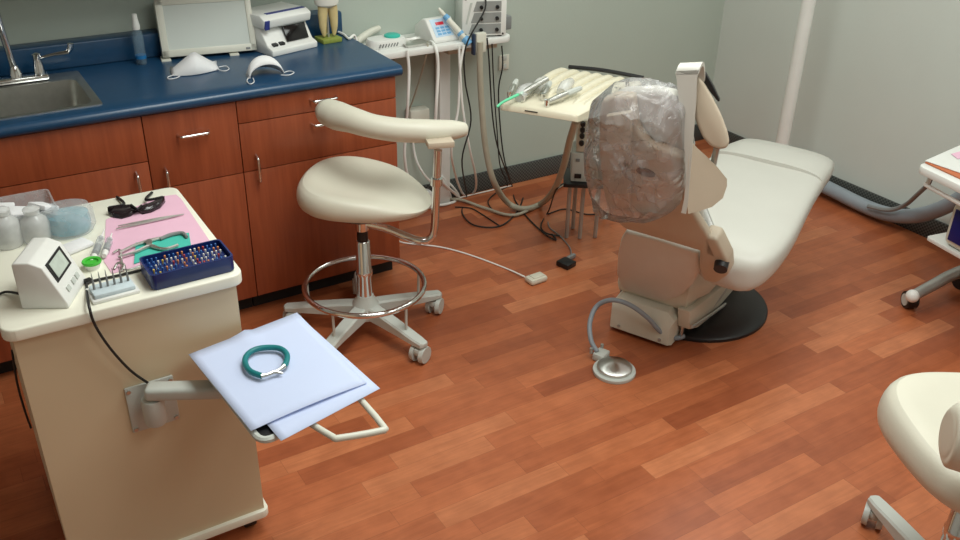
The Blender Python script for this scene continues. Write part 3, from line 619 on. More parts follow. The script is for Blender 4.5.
# ------------------------------------------------------------------ patient chair
ANG = math.radians(23)
fd = V((math.cos(ANG), math.sin(ANG), 0)); ln = V((-fd.y, fd.x, 0))          # forward, patient's left
TOE = V((3.01, 2.39, 0))
ch = T('dental_chair', 'cream reclining dental patient chair on a round black floor plate', 'dental chair', (2.41, 2.23, 0))
ch.p('floor_plate', G().lathe((2.41, 2.23, 0), [(.29, 0), (.29, .012), (.28, .02), (.2, .024)], n=48), BLACK)
bd = V((math.cos(math.radians(25)), math.sin(math.radians(25)), 0)); bl = V((-bd.y, bd.x, 0))
RM = V((2.04, 2.13, 0))
def bx(s, n, z): return RM+bd*s+bl*n+V((0, 0, z))
g = G(); R_ = []
for s, hw, z0, z1 in ((0, .115, .02, .12), (.02, .125, .015, .145), (.2, .125, .015, .165), (.22, .118, .02, .17), (.5, .115, .02, .19), (.62, .1, .03, .19)):
    R_.append([bx(s, -hw, z0), bx(s, -hw, z1-.03), bx(s, -hw+.03, z1), bx(s, hw-.03, z1), bx(s, hw, z1-.03), bx(s, hw, z0)])
ch.p('base_housing', g.loft(R_), CREAMP)
for n in (-.085, .08): ch.p('screw', G().cyl(bx(-.004, n, .035), bx(.006, n, .035), .006, n=10), METAL)
ch.p('release_lever', G().tube([bx(.1, -.13, .06), bx(.16, -.15, .05), bx(.34, -.17, .06), bx(.5, -.17, .09)], .008, n=8), METAL)
ch.p('lever_paddle', G().box(bx(.09, -.135, .06), (.05, .012, .06), ANG+.3, .004), STEEL)
g = G(); R_ = []
for z, s0, s1, hw in ((.15, .06, .6, .15), (.19, .04, .66, .19), (.25, .05, .64, .18), (.33, .1, .5, .12), (.40, .1, .45, .12)):
    R_.append([bx(s0, -min(hw, .15), z), bx(s0, min(hw, .12), z), bx(s1, min(hw, .12), z), bx(s1, -hw, z), bx(s0+.12, -hw, z)])
ch.p('lift_column', g.loft(R_), CREAMP)
ch.p('mechanism_cover', G().box(bx(.42, -.15, .16), (.3, .03, .05), ANG, .01), GREYL)
sfn = -bl; sfp = bx(.3, -.175, .15)
ch.p('side_cover', G().prism([onplane(x, y, sfp, sfn) for x, y in ((690, 312), (704, 302), (722, 287), (738, 270), (750, 272), (752, 284), (740, 296), (716, 314), (698, 328), (690, 330))], bl*.05, .008, 2), CREAMP)
ch.p('side_rail', G().tube([onplane(x, y, sfp-bl*.012, sfn) for x, y in ((692, 327), (712, 314), (734, 298), (748, 284))], .006, n=8, raw=True), METAL)
# apron behind the lift
pn = (-fd*math.cos(math.radians(26))-V((0, 0, 1))*math.sin(math.radians(26))); pc_ = at(660, 240, 2, .51)-pn*.02
ap = [(625, 232), (660, 241), (698, 253), (699, 272), (692, 286), (680, 297), (664, 302), (645, 298), (622, 289), (616, 275), (617, 255), (620, 240)]
ch.p('lift_apron', G().prism([onplane(x, y, pc_, pn) for x, y in ap], -pn*.06, .012, 3), mat('apron_plastic', (216, 214, 206), .4, var=.02))
# seat upholstery: cross-sections from hip to toe
g = G(); R_ = []; n_ = 28
for s, hl, hr, zt, th in ((1.02, -.10, .2, .43, .07), (1.01, -.06, .245, .46, .13), (.98, -.02, .275, .485, .15), (.92, .06, .292, .50, .15), (.84, .17, .292, .505, .15), (.7, .24, .285, .51, .15), (.5, .24, .255, .52, .13), (.3, .225, .235, .525, .12), (.12, .215, .22, .52, .115), (.03, .2, .205, .51, .1), (0, .17, .17, .49, .06)):
    ring = []
    for k in range(n_):
        a = 2*math.pi*k/n_; ca, sa = math.cos(a), math.sin(a)
        x = (hl-hr)/2+math.copysign(abs(ca)**.62, ca)*(hl+hr)/2; z = zt-th/2+math.copysign(abs(sa)**.62, sa)*th/2
        if sa > 0: z -= .012*(1-abs(ca))
        ring.append(TOE-fd*s+ln*x+V((0, 0, z)))
    R_.append(ring)
ch.p('seat_cushion', g.loft(R_), CREAMC, sub=1)
g = G(); R_ = []
for s, hw, zt, th in ((.27, .228, .527, .1), (.262, .231, .5285, .118), (.12, .2195, .5245, .118), (.03, .206, .5145, .105), (-.004, .174, .494, .064)):
    ring = []
    for k in range(n_):
        a = 2*math.pi*k/n_; ca, sa = math.cos(a), math.sin(a)
        x = math.copysign(abs(ca)**.62, ca)*hw; z = zt-th/2+math.copysign(abs(sa)**.62, sa)*th/2
        ring.append(TOE-fd*s+ln*x+V((0, 0, z)))
    R_.append(ring)
ch.p('toe_cover', g.loft(R_), CREAMC)
# backrest, leaning back from the hip
L_ = math.radians(26); BU = (-fd*math.sin(L_)+V((0, 0, 1))*math.cos(L_)); BN = (-fd*math.cos(L_)-V((0, 0, 1))*math.sin(L_))  # rear face normal
BO = at(660, 240, 2, .51)
bk = [(608, 216), (602, 190), (598, 150), (598, 116), (601, 102), (612, 97), (632, 98), (637, 130), (648, 146), (668, 152), (682, 158), (684, 185), (692, 213), (710, 240), (720, 262), (700, 252), (660, 240), (625, 230)]
ch.p('backrest_shell', G().prism([onplane(x, y, BO, BN) for x, y in bk], -BN*.035, .012, 3), TAN)
cu = [(606, 205), (601, 150), (601, 120), (605, 106), (615, 101), (645, 100), (666, 104), (676, 115), (680, 142), (682, 185), (690, 208), (698, 236), (660, 226), (625, 217)]
ch.p('backrest_cushion', G().prism([onplane(x, y, BO, BN)-BN*.036 for x, y in cu], -BN*.04, .016, 3), CREAMC)
bo = onplane(646, 172, BO, BN)
rx = BU.cross(BN).normalized()
ch.p('badge', G().prism([bo+rx*.032*math.cos(a)+BU*.017*math.sin(a) for a in (2*math.pi*k/24 for k in range(24))], BN*.004), mat('badge_brown', (84, 62, 54), .4), label='dark oval badge')
for px_ in (612, 632):
    pass
ch.p('spine_rib', G().prism([onplane(x, y, BO, BN) for x, y in ((608, 112), (634, 108), (632, 205), (612, 202))], BN*.02, .008), TAN)
ch.p('hinge_arm', G().prism([onplane(x, y, BO-BN*.0, BN) for x, y in ((703, 236), (716, 240), (727, 262), (728, 276), (716, 284), (703, 281), (698, 268), (699, 250))], -BN*.06, .012, 3), TAN)
kp = onplane(720, 264, BO, BN)
ch.p('hinge_knob', G().cyl(kp-BN*.02, kp+BN*.02-ln*.01, .024, .022, 18), BLACK)
ch.p('hinge_rail', G().tube([at(703, 208, 2, .58), at(712, 230, 2, .52), at(722, 252, 2, .47)], .013, n=8, flat=.6), METAL)
# looped arm sling on the right of the backrest: vertical strap, pad and lower scoop
AP = V((1.80, 1.77, .95)); AN = V((-.70, -.62, .0)).normalized()
strap = [((676, 71), (699, 70)), ((677, 85), (697, 78)), ((679, 105), (696, 100)), ((682, 130), (694, 128)), ((685, 155), (692, 153)), ((686, 180), (690, 178)), ((684, 200), (688, 203)), ((681, 213), (686, 214))]
bm_ = []
for (a, b) in strap: bm_.append((onplane(*a, AP, AN), onplane(*b, AP, AN)))
g = G(); th_ = -AN*.012
g.loft([[a, b, b+th_, a+th_] for a, b in bm_])
ch.p('sling_strap', g, CREAMC, smooth=60)
g = G()   # fold over the top
tp0, tp1 = bm_[0]; fo = V((.11, .05, 0))
R_ = []
for k in range(7):
    u = k/6; h = math.sin(u*math.pi)*.028
    off = fo*u*.55+V((0, 0, h-.06*u*u)); R_.append([tp0+off, tp1+off, tp1+off+V((0, 0, -.012)), tp0+off+V((0, 0, -.012))])
ch.p('sling_fold', g.loft(R_), CREAMC, smooth=60)
def pad_prism(pts, d0, thick, bev, nn=None):
    nn = nn or AN; return G().prism([onplane(x, y, AP-AN*d0, nn) for x, y in pts], -nn*thick, bev, 3)
ch.p('sling_pad', pad_prism([(698, 76), (704, 83), (713, 98), (722, 116), (728, 132), (730, 143), (727, 149), (720, 150), (711, 147), (703, 138), (696, 122), (694, 104), (694, 88)], .02, .05, .016, V((-.62, -.75, .1)).normalized()), TAN)
ch.p('pad_plate', pad_prism([(701, 70), (706, 74), (714, 88), (720, 101), (718, 102), (710, 92), (701, 78)], .055, .02, .002), BLACK)
ch.p('pad_stem', G().tube([onplane(717, 147, AP-AN*.06, AN), onplane(715, 156, AP-AN*.07, AN), onplane(713, 166, AP-AN*.08, AN)], .009, n=8), METAL)
sc_ = [((690, 140), 0, .02), ((696, 147), .03, .05), ((706, 156), .06, .07), ((718, 168), .09, .08), ((727, 179), .11, .08), ((727, 186), .11, .07), ((723, 198), .09, .06), ((712, 207), .06, .04), ((700, 211), .03, .02), ((688, 214), 0, .01), ((687, 195), -.0, .01), ((688, 165), 0, .01)]
g = G(); rim = [onplane(x, y, AP-AN*(d*.6), AN) for (x, y), d, e in sc_]
cen = sum(rim, V((0, 0, 0)))/len(rim)
g.loft([[p for p in rim], [p.lerp(cen, .06)+(-AN)*.012 for p in rim], [p.lerp(cen, .3)-AN*.03 for p in rim], [p.lerp(cen, .65)-AN*.045 for p in rim], [p.lerp(cen, .95)-AN*.05 for p in rim]])
ch.p('sling_scoop', g, TAN, smooth=60)

# clear bag over the backrest
bagc = onplane(640, 150, BO, BN)
ol = [(591, 92), (598, 84), (616, 81), (636, 81), (650, 87), (664, 92), (681, 107), (684, 125), (687, 150), (687, 175), (685, 196), (679, 206), (668, 214), (652, 217), (632, 216), (614, 212), (603, 208), (592, 192), (586, 168), (586, 145), (589, 118)]
def closed_interp(pts, m):
    out = []; n = len(pts)
    for k in range(m):
        f = k*n/m; i = int(f); t_ = f-i; a, b, c, d = (V((*pts[(i+j) % n], 0)) for j in (-1, 0, 1, 2))
        out.append(.5*((2*b)+(c-a)*t_+(2*a-5*b+4*c-d)*t_*t_+(3*b-a-3*c+d)*t_**3))
    return out
olp = closed_interp(ol, 46); g = G(); NB = 9; random.seed(11)
VN = BN
def bagring(f, side):
    R = []
    for p in olp:
        x = 640+(p.x-640)*(.93 if p.x < 640 else 1)*f; y = 148+((p.y-148)*(.86 if p.y < 148 else .95)+(0 if p.y < 148 else 0))*f
        P = onplane(x, y, bagc, VN)
        dep = (.022+.06*math.sqrt(max(0, 1-f**6))) if side > 0 else -(.09*math.sqrt(max(0, 1-f**8)))
        k = .02-abs(noise.noise(P*5))*.06+random.uniform(-.011, .011)
        R.append(P+VN*(dep+k*min(1, (1.02-f)*6)*side))
    return R
rings_ = [bagring(f, 1) for f in [.03+.97*i/NB for i in range(NB+1)]]+[bagring(f, -1) for f in [1-.97*i/NB for i in range(1, NB+1)]]
g.loft(rings_); bmesh.ops.triangulate(g.b, faces=g.b.faces[:])
solo('plastic_bag', g, BAG, 'crinkled clear plastic bag pulled over the chair backrest', 'plastic bag', bagc-V((0, 0, .25)), smooth=12)

# foot control
P = at(614, 372, 2, 0)
t = T('foot_control', 'round steel foot control with grey tube on the floor before the patient chair', 'foot control', P)
out = [(.075*math.cos(a), .075*math.sin(a)) for a in (2*math.pi*k/40 for k in range(40))]
t.p('base', G().rings(out, [(1, 0), (1.02, .004), (1.0, .012), (.9, .014)], P), GREYP)
DISC = mat('radial_steel', (210, 210, 206), .36, 1, var=.03); b_ = DISC.node_tree.nodes['Principled BSDF']; b_.inputs['Anisotropic'].default_value = .9
tg = DISC.node_tree.nodes.new('ShaderNodeTangent'); tg.direction_type = 'RADIAL'; tg.axis = 'Z'; DISC.node_tree.links.new(tg.outputs[0], b_.inputs['Tangent'])
dsc = t.p('disc', G().lathe(P, [(.062, .014), (.062, .024), (.058, .028), (.012, .040), (.004, .041)], n=40), DISC)
b0 = at(597, 356, 2, .012)
t.p('cable_block', G().box(b0+V((.012, -.008, .004)), (.055, .045, .03), .4, .006), GREYP)
for dx in (-.02, .03): t.p('lug', G().cyl(b0+V((dx, .012, .012)), b0+V((dx, .012, .034)), .006, n=8), METAL)
t.p('tube', G().tube([b0+V((-.002, 0, .02)), at(591, 340, 2, .06), at(590, 322, 2, .10), at(597, 306, 2, .14), at(612, 300, 2, .175), at(630, 305, 2, .17), at(648, 318, 2, .13), at(660, 331, 2, .07), at(675, 338, 2, .03), at(684, 336, 2, .03)], .009, n=10), HOSEG, label='grey tube')

# ------------------------------------------------------------------ instrument delivery head
ga = math.radians(34); gv = V((math.cos(ga), math.sin(ga), 0)); hvv = V((gv.y, -gv.x, 0))
TZ = .775
_A, _B, _C, _D = at(500, 103, 2, TZ+.025), at(577, 115, 2, TZ+.025), at(561, 68, 2, TZ+.025), at(645, 81, 2, TZ+.025)
def tp(s, wd, z):        # s 0..0.62 front to back, wd -0.15..0.15 left to right
    u, v_ = s/.62, (wd+.15)/.3
    p = _A.lerp(_B, v_).lerp(_C.lerp(_D, v_), u); return V((p.x, p.y, z))
t = T('delivery_head', 'cream ribbed instrument delivery head beside the patient chair', 'delivery unit', tp(.3, 0, 0))
g = G(); R_ = []
for s, hw, z0, z1 in ((0, .14, TZ, TZ+.02), (.01, .15, TZ-.004, TZ+.026), (.2, .152, TZ-.015, TZ+.03), (.42, .155, TZ-.02, TZ+.036), (.58, .15, TZ-.01, TZ+.03), (.62, .14, TZ, TZ+.022)):
    R_.append([tp(s, -hw, z0), tp(s, hw, z0), tp(s, hw, z1-.008), tp(s, hw-.01, z1), tp(s, -hw+.01, z1), tp(s, -hw, z1-.008)])
t.p('body', g.loft(R_), mat('delivery_cream', (226, 219, 196), .38, var=.015))
for k in range(7):
    w_ = -.12+.04*k
    t.p('whip_rib', G().tube([tp(.12, w_, TZ+.016), tp(.22, w_, TZ+.026), tp(.42, w_*1.05, TZ+.034), tp(.55, w_*1.05, TZ+.028), tp(.6, w_, TZ+.016)], [.012, .017, .018, .017, .012], n=10), mat('delivery_cream_b', (226, 219, 196), .38, var=.015) if k == 0 else bpy.data.materials['delivery_cream_b'])
t.p('rear_rail', G().tube([tp(.615, -.12, TZ+.036), tp(.62, 0, TZ+.042), tp(.615, .145, TZ+.038)], .008, n=8), BLACK)
t.p('side_slit', G().tube([tp(-.001, -.05, TZ+.012), tp(-.001, .0, TZ+.012)], .002, n=6, raw=True), DARK)
t.p('support_post', G().tube([tp(.4, .06, TZ-.01), tp(.42, .06, .6), tp(.5, .1, .42)], .02, n=10), CREAMP)
t.p('support_arm', G().tube([tp(.5, .1, .43), V((2.38, 2.6, .2)), V((2.42, 2.48, .045))], .022, n=10), CREAMP)
def handpiece(px, py, ln_, az, label, kind=0):
    P = at(px, py, 2, TZ+.05); d = V((math.cos(az), math.sin(az), -.12))
    t = T('handpiece', label, 'handpiece', P, 'handpieces on the delivery head')
    t.p('grip', G().tube([P-d*ln_*.5, P-d*ln_*.1, P+d*ln_*.2, P+d*ln_*.5], [.011, .0125, .011, .008], n=10), STEEL)
    t.p('head', G().cyl(P+d*ln_*.5+V((0, 0, .01)), P+d*ln_*.5-V((0, 0, .016)), .011, .009, 12), CHROME)
    t.p('sleeve', G().tube([P-d*ln_*.5, P-d*ln_*.85, P-d*ln_*1.2], [.011, .0115, .009], n=8), GREYP)
handpiece(512, 90, .07, ga+math.pi+.2, 'chrome handpiece at the far left front of the delivery head')
handpiece(528, 93, .08, ga+math.pi-.1, 'chrome handpiece just right of the mint tipped syringe')
handpiece(545, 92, .07, ga+math.pi+.15, 'chrome handpiece in the middle of the delivery head row')
handpiece(557, 98, .1, ga+math.pi-.45, 'long chrome handpiece pointing left at the right of the delivery head row')
P0, P1 = at(497, 107, 2, TZ+.03), at(531, 88, 2, TZ+.07)
t = T('air_water_syringe', 'syringe with a mint green tip hanging over the delivery head corner', 'syringe', P0)
t.p('tip', G().tube([P0, P0.lerp(P1, .2)+V((0, 0, .006)), P0.lerp(P1, .8)], [.0045, .005, .006], n=8), MINT)
t.p('body', G().tube([P0.lerp(P1, .75), P0.lerp(P1, 1.1), P0.lerp(P1, 1.5)], [.01, .011, .009], n=10), STEEL)
for i, (px, py) in enumerate(((520, 97), (536, 90), (562, 92))):
    P = at(px, py, 2, TZ+.045)
    solo('barrier_sleeve', G().tube([P-gv*.01, P+gv*.04+V((0, 0, .012)), P+gv*.1+V((0, 0, .012))], [.02, .024, .014], n=9), HAZY, 'clear barrier sleeve over the handpieces, '+('leftmost of three', 'middle of three', 'rightmost of three')[i], 'barrier sleeve', P, 'barrier sleeves on the delivery head')
# control boxes on a small stand
K = V((2.335, 2.93, 0))
kz = lambda px, py: at(px, py, 1, K.y).z
ka = math.radians(-36)
def kb(x, y, z): return K+rotz((x, y, z), ka)
zs = kz(577, 181)
t = CS = T('control_stand', 'black low stand with steel legs carrying two control boxes', 'stand', K)
t.p('platform', G().box(kb(.04, .05, zs-.008), (.2, .18, .018), ka, .003), BLACK)
for dx, dy in ((-.03, 0), (.03, 0), (.1, .02), (.0, .1)):
    t.p('leg', G().tube([kb(dx, dy, zs-.016), kb(dx, dy, zs*.5), kb(dx, dy-.005, 0.004)], .009, n=8), METAL)
zm = kz(576, 152); zt_ = kz(580, 119)
t = T('control_box', 'grey control box standing on the black stand, lower of the two', 'control box', kb(.03, .05, zs))
t.p('case', G().box(kb(.035, .06, (zs+zm)/2), (.13, .15, zm-zs-.004), ka, .005), GREYP)
for x_ in (-.005, .03, .065): t.p('button', G().box(kb(x_, -.016, zm-.035), (.018, .006, .014), ka, .002), GREYL)
t.p('jack', G().box(kb(-.0, -.016, zs+.03), (.03, .008, .02), ka, .002), BLACK)
t = T('control_box', 'beige control box with black knobs, upper of the two on the stand', 'control box', kb(.045, .05, zm))
t.p('case', G().box(kb(.045, .06, (zm+zt_)/2), (.12, .15, zt_-zm-.004), ka, .005), CREAMP)
for x_, z_ in ((.005, .88), (.005, .52), (.005, .3), (.005, .7)): t.p('knob', G().cyl(kb(x_, -.014, zm+(zt_-zm)*z_), kb(x_, -.03, zm+(zt_-zm)*z_), .012, .01, 14), BLACK)
t.p('window', G().box(kb(.06, -.016, zm+(zt_-zm)*.72), (.045, .006, .04), ka, .002), SCREEN)
cord('box_hose', [V(kb(.1, .03, zs-.03)), (596, 205, 1, 2.85), (605, 214, 2, .02), (614, 205, 2, .02), (612, 195, 1, 2.8)], .008, HOSEB, 'beige looped hose under the black control stand', 'hose')
cord('cord', [V(kb(-.05, -.02, zs+.0)), (556, 190, 1, 2.9), (549, 210, 2, .02), (541, 225, 2, .005), (546, 233, 2, .005), (560, 236, 2, .005)], .0035, CABB, 'black cord', part_of=CS)
cord('cable', [(548, 214, 2, .004), (565, 209, 2, .004), (585, 214, 2, .004), (600, 214, 2, .004)], .003, CABB, 'thin black cord curving around the stand legs')

# ------------------------------------------------------------------ pole and hose along the right wall
P = V((3.46, 2.79, 0)); P = V((3.475, 2.80, 0))
t = T('lamp_pole', 'tall white pole rising behind the foot of the patient chair', 'pole', P)
t.p('base', G().lathe(P, [(.12, 0), (.12, .015), (.05, .03), (.04, .05)]), WHITE)
t.p('tube', G().cyl(P+V((0, 0, .03)), P+V((0, 0, CZ-.02)), .031, n=24), WHITE)
t.p('ceiling_flange', G().lathe(P, [(.045, CZ-.04), (.09, CZ-.02), (.09, CZ)]), WHITE)
XH = 3.70
cord('floor_pipe', [V((3.70, 3.1, .06)), (800, 174, 0, XH), (820, 184, 0, XH), (838, 193, 0, XH), (860, 204, 0, XH), (880, 212, 0, XH), (900, 216, 0, XH), (920, 215, 0, XH-.02), (940, 209, 0, XH-.05), (958, 200, 0, XH-.08), (975, 190, 0, XH-.1)], .034, HOSEG, 'thick grey hose along the foot of the right wall', 'hose', n=16)
cord('cable', [(868, 206, 0, XH-.05), (888, 210, 0, XH-.05), (905, 205, 0, XH-.07), (918, 194, 0, XH-.2), (928, 184, 0, XH-.3), (931, 176, 0, XH-.36)], .010, GREYL, 'grey cord looping from the hose to the white cart')

# ------------------------------------------------------------------ equipment cart at the right edge
q0 = at(916, 164, 2, .62); ra = math.radians(-10)
def rc(x, y, z): return V((q0.x, q0.y, 0))+rotz((x, y, z), ra)      # corner at far left, x to the right, -y toward the viewer
t = T('equipment_cart', 'white equipment cart with grey steel legs at the right wall', 'cart', rc(.3, -.25, 0))
P = [rc(x.x, x.y, x.z) for x in rr(0, .62, -.5, 0, .035, .59)]
t.p('top', G().prism(P, (0, 0, .03), .008), WHITE)
q1 = at(926, 236, 2, .32)
def rs(x, y, z): return V((q1.x, q1.y, 0))+rotz((x, y, z), ra)
P = [rs(x.x, x.y, x.z) for x in rr(0, .5, -.45, 0, .015, .305)]
t.p('lower_shelf', G().prism(P, (0, 0, .015), .003), WHITE)
t.p('side_rail', G().tube([rc(.08, -.02, .585), rc(.05, -.03, .55), rc(.045, -.06, .54), rc(.045, -.4, .54), rc(.08, -.45, .585)], .008, n=8), WHITE)
for x_, y_ in ((.3, -.15), (.3, -.35)): t.p('post', G().cyl(rc(x_, y_, .1), rc(x_, y_, .6), .02), METAL)
w0 = at(908, 307, 2, 0)
leg = t.p('leg', G().tube([at(913, 296, 2, .075), at(935, 284, 2, .09), at(952, 275, 2, .1), at(985, 262, 2, .12)], [.022, .023, .024, .024], n=14), METAL)
t.p('leg_cap', G().ball(at(912.5, 296, 2, .075), .026), WHITE, parent=leg)
g = G(); c_ = w0+V((.0, .0, .035)); g.cyl(c_-V((.018, -.01, 0)), c_+V((.018, -.01, 0)), .035, n=24); t.p('caster', g, BLACK, parent=leg)
t.p('caster_cap', G().cyl(c_-V((.021, -.012, 0)), c_+V((.021, -.012, 0)), .024, n=20), GREYP, parent=leg)
w1 = at(960, 288, 2, 0)
leg = t.p('leg', G().tube([w1+V((.03, .0, .09)), rc(.3, -.25, .11)], .022, n=12), METAL)
g = G(); c_ = w1+V((0, 0, .035)); g.cyl(c_-V((.018, 0, 0)), c_+V((.018, 0, 0)), .035, n=24); t.p('caster', g, BLACK, parent=leg)
P = [at(927, 164, 2, .6205), at(975, 143, 2, .6205), at(1000, 170, 2, .6205), at(968, 188, 2, .6205)]
zf = .6215
fo = [at(925, 163, 2, zf), at(975, 141, 2, zf), at(1010, 165, 2, zf), at(966, 182, 2, zf)]
solo('folder', G().prism(fo, (0, 0, .004)), ORANGE, 'orange folder under the paper on the white cart', 'folder', fo[0])
pp = [at(925, 161, 2, zf+.006), at(975, 139, 2, zf+.006), at(1010, 162, 2, zf+.006), at(970, 176.5, 2, zf+.006)]
t = T('chart_sheet', 'white printed sheet with a pink patch on the orange folder', 'paper', pp[0])
t.p('sheet', G().prism(pp, (0, 0, .002)), WHITE)
pk = [at(951, 154, 2, zf+.01), at(965, 150, 2, zf+.01), at(970, 156, 2, zf+.01), at(958, 159, 2, zf+.01)]
t.p('pink_patch', G().prism(pk, (0, 0, .0006)), PINK)
bz = .32
b0 = at(940, 243, 2, bz); 
def rb(x, y, z): return V((b0.x, b0.y, bz))+rotz((x, y, z), ra)
t = T('cart_monitor', 'white rounded device with a dark blue front on the lower cart shelf', 'dental device', rb(.12, 0, 0))
t.p('case', G().box(rb(.12, -.08, .09), (.24, .16, .18), ra, .03, seg=4), WHITEW)
t.p('front', G().box(rb(-.001, -.085, .092), (.006, .115, .125), ra, .002), mat('blue_front', (20, 30, 110), .3))

# ------------------------------------------------------------------ mobile cart in the foreground
KX0, KX1, KY0, KY1, KZ = .029, .515, 1.905, 2.45, .82
t = T('mobile_cart', 'cream mobile cabinet on casters holding trays and instruments in the foreground', 'cart', (.27, 2.18, 0))
t.p('body', G().bb(KX0, KX1, KY0, KY1, .075, KZ-.028), CART)
P = rr(KX0-.018, KX1+.018, KY0-.02, KY1+.02, .03, KZ-.03)
t.p('top', G().prism(P, (0, 0, .03), .010, 3), CTOP)
P = rr(KX0+.004, KX1+.012, KY0-.012, KY1+.012, .02, .055)
t.p('plinth', G().prism(P, (0, 0, .025), .006), CTOP)
for x_, y_ in ((.06, 1.95), (.48, 1.95), (.06, 2.41), (.48, 2.41)):
    g = G().cyl((x_-.015, y_, .025), (x_+.015, y_, .025), .025); g.box((x_, y_, .045), (.035, .03, .02)); t.p('caster', g, BLACK)
# swing-out tray bolted to the front
pz = (at(125, 392, 1, KY0).z+at(130, 428, 1, KY0).z)/2
pcx = (at(125, 392, 1, KY0).x+at(172, 378, 1, KY0).x)/2
tr = T('swing_tray', 'swing out tray on a metal arm bolted to the cream cart', 'tray', (pcx, KY0-.05, .45))
pl = tr.p('wall_plate', G().box((pcx, KY0-.004, .525), (.112, .007, .13), 0, .003), GREYP)
for dx in (-.048, .048):
    for dz in (-.055, .055): tr.p('bolt', G().cyl((pcx+dx, KY0-.005, .525+dz), (pcx+dx, KY0-.012, .525+dz), .005, n=8), STEEL, parent=pl)
jx, jy = pcx-.005, KY0-.045
tr.p('pivot', G().lathe((jx, jy, 0), [(.022, .50), (.026, .508), (.026, .56), (.024, .57)]), GREYP)
TZ2 = .655
e0 = V((jx, jy, .588)); e1 = V((.50, 1.745, .592))
dd = (e1-e0).normalized(); an = math.atan2(dd.y, dd.x)
tr.p('arm', G().box((e0+e1)/2+dd*.006, ((e1-e0).length+.034, .044, .034), an, .010, seg=3), GREYP)
tr.p('riser', G().cyl(e1-V((0, 0, .02)), V((e1.x, e1.y, TZ2-.012)), .018), GREYP)
zt2 = TZ2
cn = [at(196, 357, 2, zt2), at(292, 318, 2, zt2), at(370, 388, 2, zt2), at(262, 441, 2, zt2)]
def rounded(cs, r, n=5):
    out = []
    for i in range(len(cs)):
        p, a, b = cs[i], cs[i-1], cs[(i+1) % len(cs)]
        p0 = p+(a-p).normalized()*r; p1 = p+(b-p).normalized()*r
        for k in range(n+1): u = k/n; out.append(p0*(1-u)**2+p*2*u*(1-u)+p1*u*u)
    return out
rp = rounded(cn, .03)
tr.p('frame', G().tube([p-V((0, 0, .006)) for p in rp], .008, n=8, raw=True, closed=True), GREYP)
cp = sum(cn, V((0, 0, 0)))/4
tr.p('pad', G().prism([p.lerp(cp, .03)-V((0, 0, .012)) for p in rp], (0, 0, .011)), BLACK)
tr.p('handle', G().tube([cn[2].lerp(cn[3], .12)-V((0, 0, .008)), at(383, 426, 2, zt2-.008), at(380, 431, 2, zt2-.008), at(340, 438, 2, zt2-.008), at(333, 437, 2, zt2-.008), cn[2].lerp(cn[3], .6)-V((0, 0, .008))], .0075, n=10, res=3), WHITEW, label='pale bent tube handle')
zp = TZ2+.006
def sheet(pts, z, bend, nu=14, nv=10):
    c = [at(x, y, 2, z) for x, y in pts]; g = G(); rows = []
    for i in range(nv+1):
        v_ = i/nv; row = []
        for k in range(nu+1):
            u = k/nu; P = c[0].lerp(c[1], u).lerp(c[3].lerp(c[2], u), v_); P.z += bend(u, v_); row.append(g.b.verts.new(P))
        rows.append(row)
    for i in range(nv):
        for k in range(nu): g.b.faces.new((rows[i][k], rows[i][k+1], rows[i+1][k+1], rows[i+1][k]))
    return g, c
g, c = sheet([(206, 352), (297, 314), (380, 388.5), (281, 441)], zp, lambda u, v_: .0)
solo('paper_sheet', g, PAPER, 'lower white paper sheet on the swing tray, showing only along the near edge', 'paper', c[0], 'paper sheets on the swing tray', solid=.0008)
g, c = sheet([(188.5, 354.5), (297, 312.5), (367, 383), (251, 431)], zp+.003, lambda u, v_: .005*max(0, v_-.6)*2.5*math.sin(u*math.pi)+(.010*math.exp(-((u-.48)/.05)**2)*max(0, .3-v_)*3))
solo('paper_sheet', g, PAPER, 'upper white paper sheet with the teal clamp lying on it', 'paper', c[0], 'paper sheets on the swing tray', solid=.0008)
zc = zp+.016
P = at(265, 361, 2, zc)
t = T('rubber_loop', 'teal rubber loop with metal clip ends on the white paper', 'loop', P-V((0, 0, .008)))
lp = [(262, 376), (250, 371), (245, 362), (248, 354), (257, 349), (270, 347.5), (281, 349), (287, 355), (286, 363), (284, 366)]
t.p('hose', G().tube([at(x, y, 2, zc) for x, y in lp], .0068, n=10), TEAL)
t.p('clip', G().tube([at(261, 376, 2, zc), at(268, 374.5, 2, zc), at(275, 372, 2, zc), at(283, 373.5, 2, zc-.004)], [.006, .004, .005, .002], n=8), STEEL)
t.p('clip', G().tube([at(284.5, 366, 2, zc), at(279, 370, 2, zc), at(270, 374, 2, zc)], [.006, .004, .003], n=8), STEEL)

# ------------------------------------------------------------------ things on the mobile cart
K_ = lambda px, py, h=0: at(px, py, 2, KZ+h)
# apex locator / reader with a tilted screen
d0 = K_(22, 309.5); d1 = K_(68, 306)
da = math.atan2(d1.y-d0.y, d1.x-d0.x)-.12
def da_(x, y, z): return V((d0.x, d0.y, KZ))+rotz((x, y, z), da)
t = T('screen_reader', 'white wedge device with a small tilted screen on the cart corner', 'dental device', da_(.06, .06, 0))
W_ = .125; Dp = .125; Ht = .113
prof = [(0, 0), (.0, Ht-.004), (.006, Ht), (.036, Ht), (.062, Ht-.012), (.1, .01), (.1, 0)]
